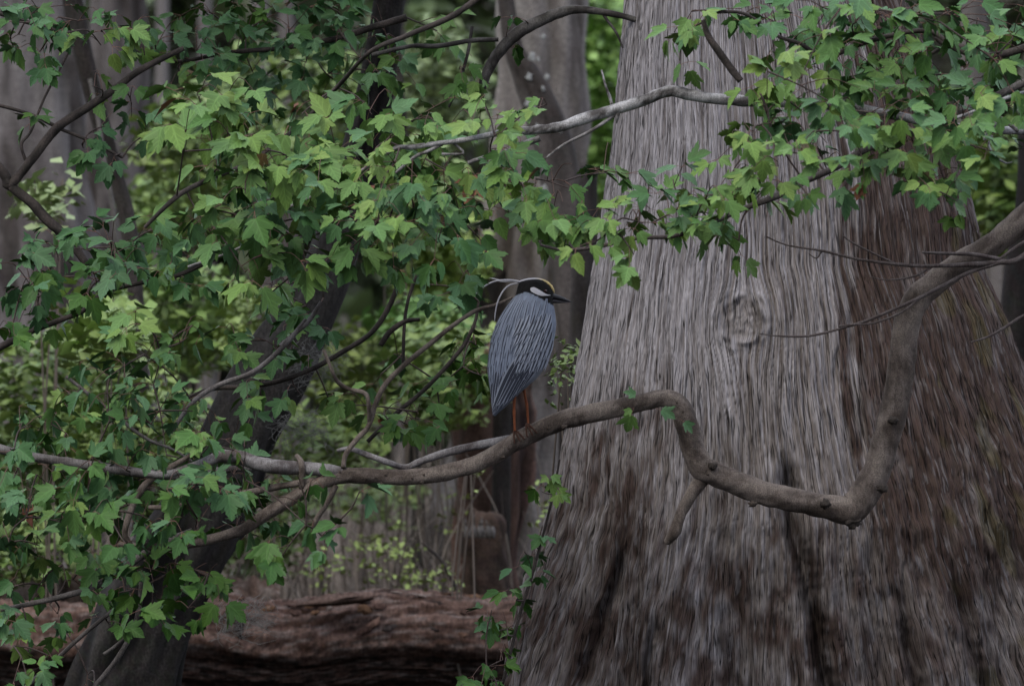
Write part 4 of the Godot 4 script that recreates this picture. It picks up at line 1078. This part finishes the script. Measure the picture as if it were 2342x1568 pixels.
func heron() -> void:
	var root := thing("heron", "slate grey night heron with black head, pale crown and plumes perched on the branch", "bird", H(540, 1350))
	var mb := MB.new()
	var rows := 240
	var sides := 110
	for r in rows:
		var cy := lerpf(188.0, 1238.0, float(r) / (rows - 1))
		for s in sides:
			var th := TAU * s / sides
			var p := by_angle(th, cy)
			var l := look(BODY_L, cy)
			var rr := look(BODY_R, cy)
			var cx := (l + rr) * 0.5 + sin(th) * (rr - l) * 0.5
			var n := N1.get_noise_3d(th * 9.0, cy * 0.018, 2.0)
			p += Vector3(sin(th), 0, cos(th)) * 0.0012 * n
			var edge := look(CAP, cx) + 5.0 * N1.get_noise_2d(cx * 0.09, 3.0)
			var col: Color
			if cy < edge:
				col = Color(0.009, 0.009, 0.011)
			else:
				# plain blue grey breast and neck; darker, streaked back
				var st := N2.get_noise_3d(th * 14.0, cy * 0.010, 6.0)
				col = Color(0.220, 0.260, 0.330).lerp(Color(0.17, 0.19, 0.245), clampf(0.5 + st, 0, 1))
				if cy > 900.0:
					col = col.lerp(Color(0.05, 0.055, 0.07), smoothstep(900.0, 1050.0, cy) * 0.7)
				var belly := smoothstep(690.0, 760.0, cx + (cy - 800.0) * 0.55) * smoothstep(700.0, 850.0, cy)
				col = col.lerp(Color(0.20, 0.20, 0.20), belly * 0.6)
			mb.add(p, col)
	mb.quads(0, rows, sides, true)
	var caps := [[0, 188.0], [rows - 1, 1238.0]]
	for c in caps:
		var ci := mb.add(by_angle(0, c[1]).lerp(by_angle(PI, c[1]), 0.5), Color(0.1, 0.1, 0.12))
		for s in sides:
			var a1: int = c[0] * sides + s
			var a2: int = c[0] * sides + (s + 1) % sides
			if c[0] == 0:
				mb.tri(ci, a1, a2)
			else:
				mb.tri(ci, a2, a1)
	part("body", mb.mesh(), M.feather, root)

	# crown stripe, from white to pale yellow, over the top of the head
	var crown := MB.new()
	var line := [[505, 222, 3], [530, 208, 6], [560, 199, 8], [600, 192, 9], [640, 189, 9], [680, 192, 9], [715, 203, 10], [745, 221, 11], [768, 245, 11], [782, 268, 10], [789, 287, 6], [790, 296, 2]]
	var first := 0
	for k in line.size():
		var e = line[k]
		var t := Vector2(line[mini(k + 1, line.size() - 1)][0] - line[maxi(k - 1, 0)][0], line[mini(k + 1, line.size() - 1)][1] - line[maxi(k - 1, 0)][1]).normalized()
		var nrm := Vector2(t.y, -t.x)
		for s in 12:
			var a := TAU * s / 12
			var o: Vector2 = nrm * cos(a) * (e[2] as float) * 1.25
			crown.add(H(e[0] + o.x, e[1] + o.y + 3.0, -0.012 + sin(a) * e[2] * 0.0012), Color(0.50, 0.49, 0.53).lerp(Color(0.60, 0.46, 0.20), smoothstep(640.0, 735.0, e[0])))
	crown.quads(first, line.size(), 12, true)
	part("crown_stripe", crown.mesh(), M.feather, root)

	# white cheek patches, one on either side of the head
	for side in [0.0, 1.0]:
		var ch := MB.new()
		var cl := [[612, 262, 2], [618, 266, 12], [632, 272, 18], [655, 284, 19], [680, 297, 17], [705, 308, 13], [725, 313, 7], [752, 315, 4], [765, 315, 1]]
		for e in cl:
			for s in 5:
				var off: float = (s - 2) * 0.5 * e[2]
				var q := on_body(e[0] - off * 0.5, e[1] + off, 0.0008 + 0.0012 * (1.0 - absf(s - 2.0) * 0.5))
				if side > 0.5:
					var zc := H(0, 0, look(BODY_C, e[1])).z
					q.z = 2.0 * zc - q.z
				ch.add(q, Color(0.55, 0.54, 0.58))
		ch.quads(0, cl.size(), 5, false)
		part("cheek_patch", ch.mesh(), M.feather, root)
		# eye
		var ey := MB.new()
		var at := on_body(728, 284, -0.001)
		if side > 0.5:
			at.z = 2.0 * H(0, 0, look(BODY_C, 284.0)).z - at.z
		blob(ey, at, Vector3.ONE * 0.0052, Color(0.06, 0.014, 0.008), 14, 10)
		blob(ey, at + Vector3(0.0006, 0, 0.0030 if side < 0.5 else -0.0030), Vector3.ONE * 0.0034, Color(0.004, 0.004, 0.004), 12, 8)
		part("eye", ey.mesh(), eye_mat(), root)

	# bill: two mandibles
	for half in [0, 1]:
		var bm := MB.new()
		var up: bool = half == 0
		var prof := [[740, 312, 330, 30], [770, 300, 338, 27], [800, 305, 346, 23], [835, 316, 353, 19], [865, 331, 359, 14], [895, 346, 364, 9], [918, 358, 367, 5], [935, 368, 370, 1]] if up else [[745, 334, 378, 26], [770, 338, 378, 24], [800, 346, 377, 20], [835, 353, 376, 16], [865, 359, 374, 11], [895, 364, 371, 6], [912, 367, 370, 1]]
		for e in prof:
			for s in 14:
				var a := TAU * s / 14
				var mid: float = (e[1] + e[2]) * 0.5
				var hh: float = (e[2] - e[1]) * 0.5
				var c := Color(0.022, 0.022, 0.025) if up else Color(0.030, 0.027, 0.028)
				if not up and e[0] < 800:
					c = Color(0.055, 0.045, 0.045)
				bm.add(H(e[0], mid - cos(a) * hh, -0.012 - sin(a) * e[3] * 0.00036), c)
		bm.quads(0, prof.size(), 14, true)
		part("upper_bill" if up else "lower_bill", bm.mesh(), bill_mat(), root)

	# head plumes
	for pl in [[[520, 206, 4], [440, 198, 4], [350, 205, 4], [290, 228, 3.5], [235, 265, 3], [200, 298, 2.5], [172, 325, 1]], [[520, 212, 4], [450, 202, 3], [380, 200, 3], [330, 188, 2.5], [300, 182, 1]], [[515, 222, 4], [455, 236, 4], [412, 270, 4], [380, 320, 4], [356, 380, 3.5], [344, 440, 3], [339, 480, 2.5], [338, 512, 1]], [[525, 210, 5], [470, 206, 4.5], [420, 210, 3.5], [370, 208, 2]]]:
		var pm := MB.new()
		var pts := []
		for e in pl:
			pts.append([H(e[0], e[1], 0.0 + rf(-0.001, 0.001)), e[2] * 0.00068])
		tube(pm, smooth_path(pts, 5), 6, Color(0.46, 0.45, 0.50), Color(0.56, 0.55, 0.58))
		part("head_plume", pm.mesh(), M.feather, root)

	# legs and feet
	for lg in [[[[520, 1010, 15], [500, 1060, 12], [490, 1110, 9], [487, 1170, 9], [486, 1210, 11], [488, 1260, 8.5], [490, 1310, 8.5], [492, 1352, 9]], 0.020], [[[560, 960, 15], [555, 1010, 12], [566, 1060, 9], [575, 1110, 9], [583, 1150, 11], [588, 1200, 8.5], [592, 1260, 8.5], [594, 1318, 9]], -0.018]]:
		var pts := []
		for e in lg[0]:
			pts.append([H(e[0], e[1], lg[1]), e[2] * 0.00042 * 1.1])
		var lm := MB.new()
		tube(lm, smooth_path(pts, 5), 12, Color(0.15, 0.048, 0.024), Color(0.19, 0.066, 0.032), 0.05, 120.0)
		var leg := part("leg", lm.mesh(), M.plain, root)
		var foot: Vector3 = pts[-1][0]
		# toes follow the branch's round top
		var axis := Vector3(0.89, 0.45, 0.0)
		for toe in [[0.35, 1.0], [0.0, 1.0], [-0.4, 0.95], [3.1, 0.7]]:
			var tp := []
			var c := nearest_perch(foot)
			var rad: float = c[1] + 0.003
			for k in 7:
				var u := float(k) / 6.0
				var ang: float = u * 1.75 * toe[1]
				var dir := 1.0 if absf(toe[0]) < 2.0 else -1.0
				var along: float = (toe[0] if dir > 0.0 else 0.1) * u * 0.045
				var upward := Vector3(-axis.y, axis.x, 0.0)
				var p: Vector3 = c[0] + axis * (along + (foot - (c[0] as Vector3)).dot(axis)) + upward * cos(ang) * rad + Vector3(0, 0, dir) * sin(ang) * rad
				tp.append([p, lerpf(0.0042, 0.0018, u)])
			var tm := MB.new()
			tube(tm, tp, 7, Color(0.035, 0.020, 0.016), Color(0.075, 0.038, 0.028))
			part("toe", tm.mesh(), M.plain, leg)

	# feathers: long streaked plumes of the back, then coverts, then flight feathers
	var layer := 0
	for row in 9:
		var c0 := 980.0 - row * 78.0
		var count := 9 + (row % 2)
		for k in count:
			var th := lerpf(-1.45, 0.95, (k + 0.5 * (row % 2)) / count) + rf(-0.04, 0.04)
			var start := c0 + rf(-25, 25)
			if start < 318.0:
				start = 318.0 + rf(0, 30)
			if th > 0.0:
				start = minf(start, 760.0)
			var length := rf(170, 240)
			feather(root, "back_plume", th, start, th - 0.05 * signf(th) - (0.22 if th > 0.2 else 0.0), minf(start + length, 1195.0), rf(15, 20) if start > 450.0 else rf(11, 14), 0.0012 + row * 0.00065, Color(0.250, 0.280, 0.355), Color(0.030, 0.033, 0.046), 0.24)
	for row in 5:
		for k in 8:
			var cx := lerpf(560.0, 775.0, k / 7.0) + rf(-8, 8) - row * 4.0
			var cy := lerpf(760.0, 470.0, row / 4.0) + (cx - 660.0) * -0.12 + rf(-12, 12)
			feather_xy(root, "covert", [[cx, cy], [cx - 26, cy + 75], [cx - 62, cy + 150]], rf(15, 18), 0.0066 + row * 0.0007, Color(0.31, 0.335, 0.40), Color(0.026, 0.028, 0.040), 0.36)
	var wing := [[[735, 745], [640, 880], [560, 1000]], [[718, 730], [615, 880], [525, 1040]], [[700, 740], [590, 900], [490, 1080]], [[675, 750], [565, 910], [455, 1110]], [[645, 760], [535, 930], [420, 1150]], [[615, 770], [505, 950], [390, 1175]], [[580, 780], [475, 960], [365, 1180]], [[545, 790], [445, 970], [345, 1185]], [[510, 800], [420, 970], [335, 1200]]]
	for k in wing.size():
		feather_xy(root, "wing_feather", wing[k], 24.0, 0.0035 + 0.0008 * k, Color(0.30, 0.32, 0.38), Color(0.026, 0.029, 0.042), 0.48)
	for k in 5:
		feather_xy(root, "tail_feather", [[330 + k * 22, 900], [322 + k * 17, 1060], [331 + k * 5, 1232 - k * 6]], 20.0, 0.003 + 0.0006 * k, Color(0.30, 0.32, 0.39), Color(0.030, 0.033, 0.048), 0.5)

func eye_mat() -> StandardMaterial3D:
	if not M.has("eye"):
		M.eye = StandardMaterial3D.new()
		M.eye.vertex_color_use_as_albedo = true
		M.eye.roughness = 0.08
	return M.eye

func bill_mat() -> StandardMaterial3D:
	if not M.has("bill"):
		M.bill = StandardMaterial3D.new()
		M.bill.vertex_color_use_as_albedo = true
		M.bill.roughness = 0.4
	return M.bill

func nearest_perch(p: Vector3) -> Array:
	var best = perch_path[0]
	for w in perch_path:
		if Vector2(w[0].x - p.x, w[0].y - p.y).length() < Vector2(best[0].x - p.x, best[0].y - p.y).length():
			best = w
	return best

func feather(root: Node3D, called: String, th0: float, c0: float, th1: float, c1: float, width: float, lift: float, pale: Color, dark: Color, share: float) -> void:
	var pts := []
	for k in 3:
		var u := k / 2.0
		var cy := lerpf(c0, c1, u)
		var th := lerpf(th0, th1, u)
		var l := look(BODY_L, cy)
		var r := look(BODY_R, cy)
		pts.append([(l + r) * 0.5 + sin(th) * (r - l) * 0.5, cy])
	feather_xy(root, called, pts, width, lift, pale, dark, share)

func feather_xy(root: Node3D, called: String, pts: Array, width: float, lift: float, pale: Color, dark: Color, share: float) -> void:
	# a lens shaped vane laid over the body: pale edges, dark middle of the given share
	var a := Vector2(pts[0][0], pts[0][1])
	var m := Vector2(pts[1][0], pts[1][1])
	var b := Vector2(pts[2][0], pts[2][1])
	m = m * 2.0 - (a + b) * 0.5
	var mb := MB.new()
	var rows := 11
	var across := [-1.0, -share * 1.25, -share * 0.8, 0.0, share * 0.8, share * 1.25, 1.0]
	if share > 0.7:
		across = [-1.0, -0.9, -0.7, 0.0, 0.7, 0.9, 1.0]
	var shade := rf(0.88, 1.10)
	for r in rows:
		var u := float(r) / (rows - 1)
		var c := a.lerp(m, u).lerp(m.lerp(b, u), u)
		var t := (m - a).lerp(b - m, u).normalized()
		var n := Vector2(-t.y, t.x)
		var w := width * pow(sin(PI * clampf(0.14 + 0.86 * u, 0, 1)), 0.6) * (1.0 if u < 0.98 else 0.4)
		for s in across.size():
			var q: float = across[s]
			var p := c + n * q * w
			var up := lift * (0.35 + 0.65 * u) + 0.0009 * (1.0 - q * q)
			var col := pale if s == 0 or s == 1 or s >= 5 else dark
			if s == 3:
				col = dark.lerp(pale, 0.12)
			mb.add(on_body(p.x, p.y, up), col * shade)
	mb.quads(0, rows, across.size(), false)
	part(called, mb.mesh(), M.feather, root)

# ------------------------------------------------------------------ undergrowth
func undergrowth() -> void:
	shrub("shrub", "blurred bright green bush in the gap just left of the heron", "shrub", 1000, 600, 110, 90, 30.0, 260, 24, Color(0.135, 0.216, 0.041), Color(0.230, 0.317, 0.054))
	shrub("shrub", "tall blurred green bush in the gap between pale trunk and big cypress", "shrub", 1378, 210, 50, 260, 36.0, 380, 26, Color(0.095, 0.203, 0.034), Color(0.189, 0.311, 0.068))
	shrub("shrub", "grey green blurred bush behind the dark limb at the top middle", "shrub", 1000, 200, 110, 150, 35.0, 300, 22, Color(0.121, 0.162, 0.068), Color(0.189, 0.257, 0.095))
	shrub("shrub", "dim green bush beyond the right side of the big cypress", "shrub", 2300, 420, 90, 150, 30.0, 260, 30, Color(0.068, 0.135, 0.027), Color(0.162, 0.230, 0.041))
	shrub("sapling", "yellow green sapling with glossy leaves before the left pale trunks", "sapling", 245, 745, 75, 80, 24.5, 70, 34, Color(0.176, 0.284, 0.047), Color(0.270, 0.365, 0.095))
	shrub("sapling", "small sapling with pale tipped leaves low on the wide left trunk", "sapling", 110, 450, 60, 50, 25.5, 26, 30, Color(0.162, 0.230, 0.068), Color(0.257, 0.324, 0.135))
	shrub("sapling", "small glossy leaved sapling between heron and big cypress", "sapling", 1292, 850, 45, 75, 22.3, 22, 15, Color(0.095, 0.176, 0.027), Color(0.216, 0.297, 0.095))
	shrub("shrub", "dark green bush deep in the shade left of the heron's tail", "shrub", 960, 740, 100, 60, 28.5, 170, 24, Color(0.061, 0.135, 0.027), Color(0.108, 0.203, 0.047))
	shrub("shrub", "leafy green bush behind the dark leaning trunk's left side", "shrub", 420, 720, 130, 130, 29.0, 260, 26, Color(0.108, 0.189, 0.041), Color(0.189, 0.270, 0.068))
	shrub("shrub", "low green bush at the left edge behind the lower bough", "shrub", 120, 1080, 190, 120, 27.5, 300, 26, Color(0.095, 0.162, 0.041), Color(0.176, 0.257, 0.068))
	shrub("shrub", "tangled green bush low behind the perch branch's left fork", "shrub", 560, 1190, 150, 120, 28.5, 180, 24, Color(0.095, 0.149, 0.041), Color(0.162, 0.230, 0.068))
	shrub("shrub", "yellow green bush under the upper left boughs", "shrub", 420, 470, 120, 90, 33.0, 240, 22, Color(0.108, 0.189, 0.041), Color(0.203, 0.284, 0.068))
	shrub("shrub", "leafy lime green bush low behind the left end of the pale bough", "shrub", 300, 960, 170, 110, 26.5, 200, 22, Color(0.10, 0.17, 0.035), Color(0.20, 0.27, 0.06))
	shrub("shrub", "bright green bush showing left of the dark arching limbs", "shrub", 600, 740, 100, 90, 27.5, 150, 20, Color(0.12, 0.18, 0.035), Color(0.22, 0.29, 0.06))
	shrub("shrub", "sparse green bush behind the gap between leaning trunk and heron", "shrub", 830, 850, 120, 110, 29.5, 150, 20, Color(0.10, 0.15, 0.03), Color(0.19, 0.25, 0.06))
	shrub("shrub", "bright leafy bush behind the small dark leaves at the top left of centre", "shrub", 640, 230, 200, 140, 31.0, 320, 22, Color(0.08, 0.14, 0.03), Color(0.16, 0.22, 0.05))
	for b in [["soft green bush behind the shaded shoots left of the heron's back", 1010, 850, 120, 140, 27.6, 170, 26], ["green bush behind the bend of the dark leaning trunk", 720, 1010, 130, 80, 28.4, 130, 24], ["low sparse green bush under the middle of the perch branch", 820, 1120, 150, 60, 31.0, 90, 20],
		["broad green bush before the foot of the wide left trunk", 150, 900, 180, 150, 26.8, 280, 26], ["leafy green bush low at the left edge above the bank", 60, 1250, 130, 80, 26.2, 150, 24], ["green bush between the wide left trunk and the leaning trunk", 420, 1110, 120, 120, 26.9, 170, 24], ["green bush high between the slender slanting trunk and the leaning trunk", 480, 330, 170, 130, 30.0, 260, 24], ["green bush behind the leafy lichen covered limb", 880, 430, 180, 130, 29.0, 260, 24]]:
		shrub("shrub", b[0], "shrub", b[1], b[2], b[3], b[4], b[5], b[6], b[7], Color(0.085, 0.15, 0.03), Color(0.185, 0.25, 0.06))
	for s in [["seedling with yellow green leaves just behind the middle of the fallen log", 900, 1290, 60, 60, 26.6, 30], ["seedling with the widest leafy top, right of centre behind the log", 960, 1320, 60, 50, 26.9, 30], ["pale seedling reaching above the broken stump's left side", 1040, 1170, 50, 60, 28.0, 20],
		["seedling left of the middle of the log, below the perch branch's dip", 830, 1300, 50, 60, 27.2, 24], ["low seedling beside the flat bark slab on the log", 740, 1330, 50, 50, 26.8, 22], ["smallest seedling, at the left foot of the broken stump", 1020, 1340, 40, 30, 26.4, 16],
		["blurred seedling far behind, just under the perch branch", 900, 1170, 60, 60, 30.0, 24], ["few leaved seedling between stump and the big cypress", 1240, 1160, 30, 50, 26.5, 12], ["blurred seedling behind the lower left fork of the perch branch", 690, 1290, 40, 50, 28.5, 18], ["sprig of bright leaves just left of the dark trunk behind the stump", 1075, 1110, 30, 30, 25.5, 6]]:
		shrub("seedling", s[0], "sapling", s[1], s[2] - 12, s[3] * 0.85, s[4] * 1.3, s[5], s[6] * 0.6, 13, Color(0.13, 0.19, 0.03), Color(0.26, 0.33, 0.08), "seedlings behind the fallen log")
	# dry stems standing behind the log
	var mb := MB.new()
	tube(mb, smooth_path([[Vector3(0, 0, 0), 0.0042], [Vector3(0.05, 0.35, 0.02), 0.0036], [Vector3(0.02, 0.7, -0.03), 0.003], [Vector3(0.14, 1.0, 0.02), 0.0012]], 3), 4, Color.WHITE, Color.WHITE)
	var spots := []
	var scales := []
	var tints := []
	for k in 2600:
		var d := rf(27.2, 44.0)
		var x := rf(-150, 1420)
		var g := P(x, 784, d)
		spots.append(Vector3(g.x, rf(-0.05, 0.1), g.z))
		scales.append(rf(0.35, 1.25))
		tints.append(Color(0.12, 0.10, 0.085).lerp(Color(0.31, 0.27, 0.235), rng.randf()) * rf(0.7, 1.1))
	var fo := foliage("dry_stems", spots, scales, tints, mb.mesh(), self)
	fo.material_override = M.plain
	fo.set_meta("label", "thicket of dry grey stems behind the fallen log")
	# the bent dark stem behind the log
	var bs := traced([[1052, 1400, 5], [1040, 1340, 5], [1015, 1290, 5], [990, 1262, 4], [965, 1240, 3]], 26.2)
	var t := thing("bent_stem", "dark bent bare stem rising behind the log", "stem", bs[0][0])
	var m := MB.new()
	tube(m, smooth_path(bs, 5), 7, Color(0.03, 0.027, 0.025), Color(0.06, 0.05, 0.045))
	part("stem", m.mesh(), M.plain, t)
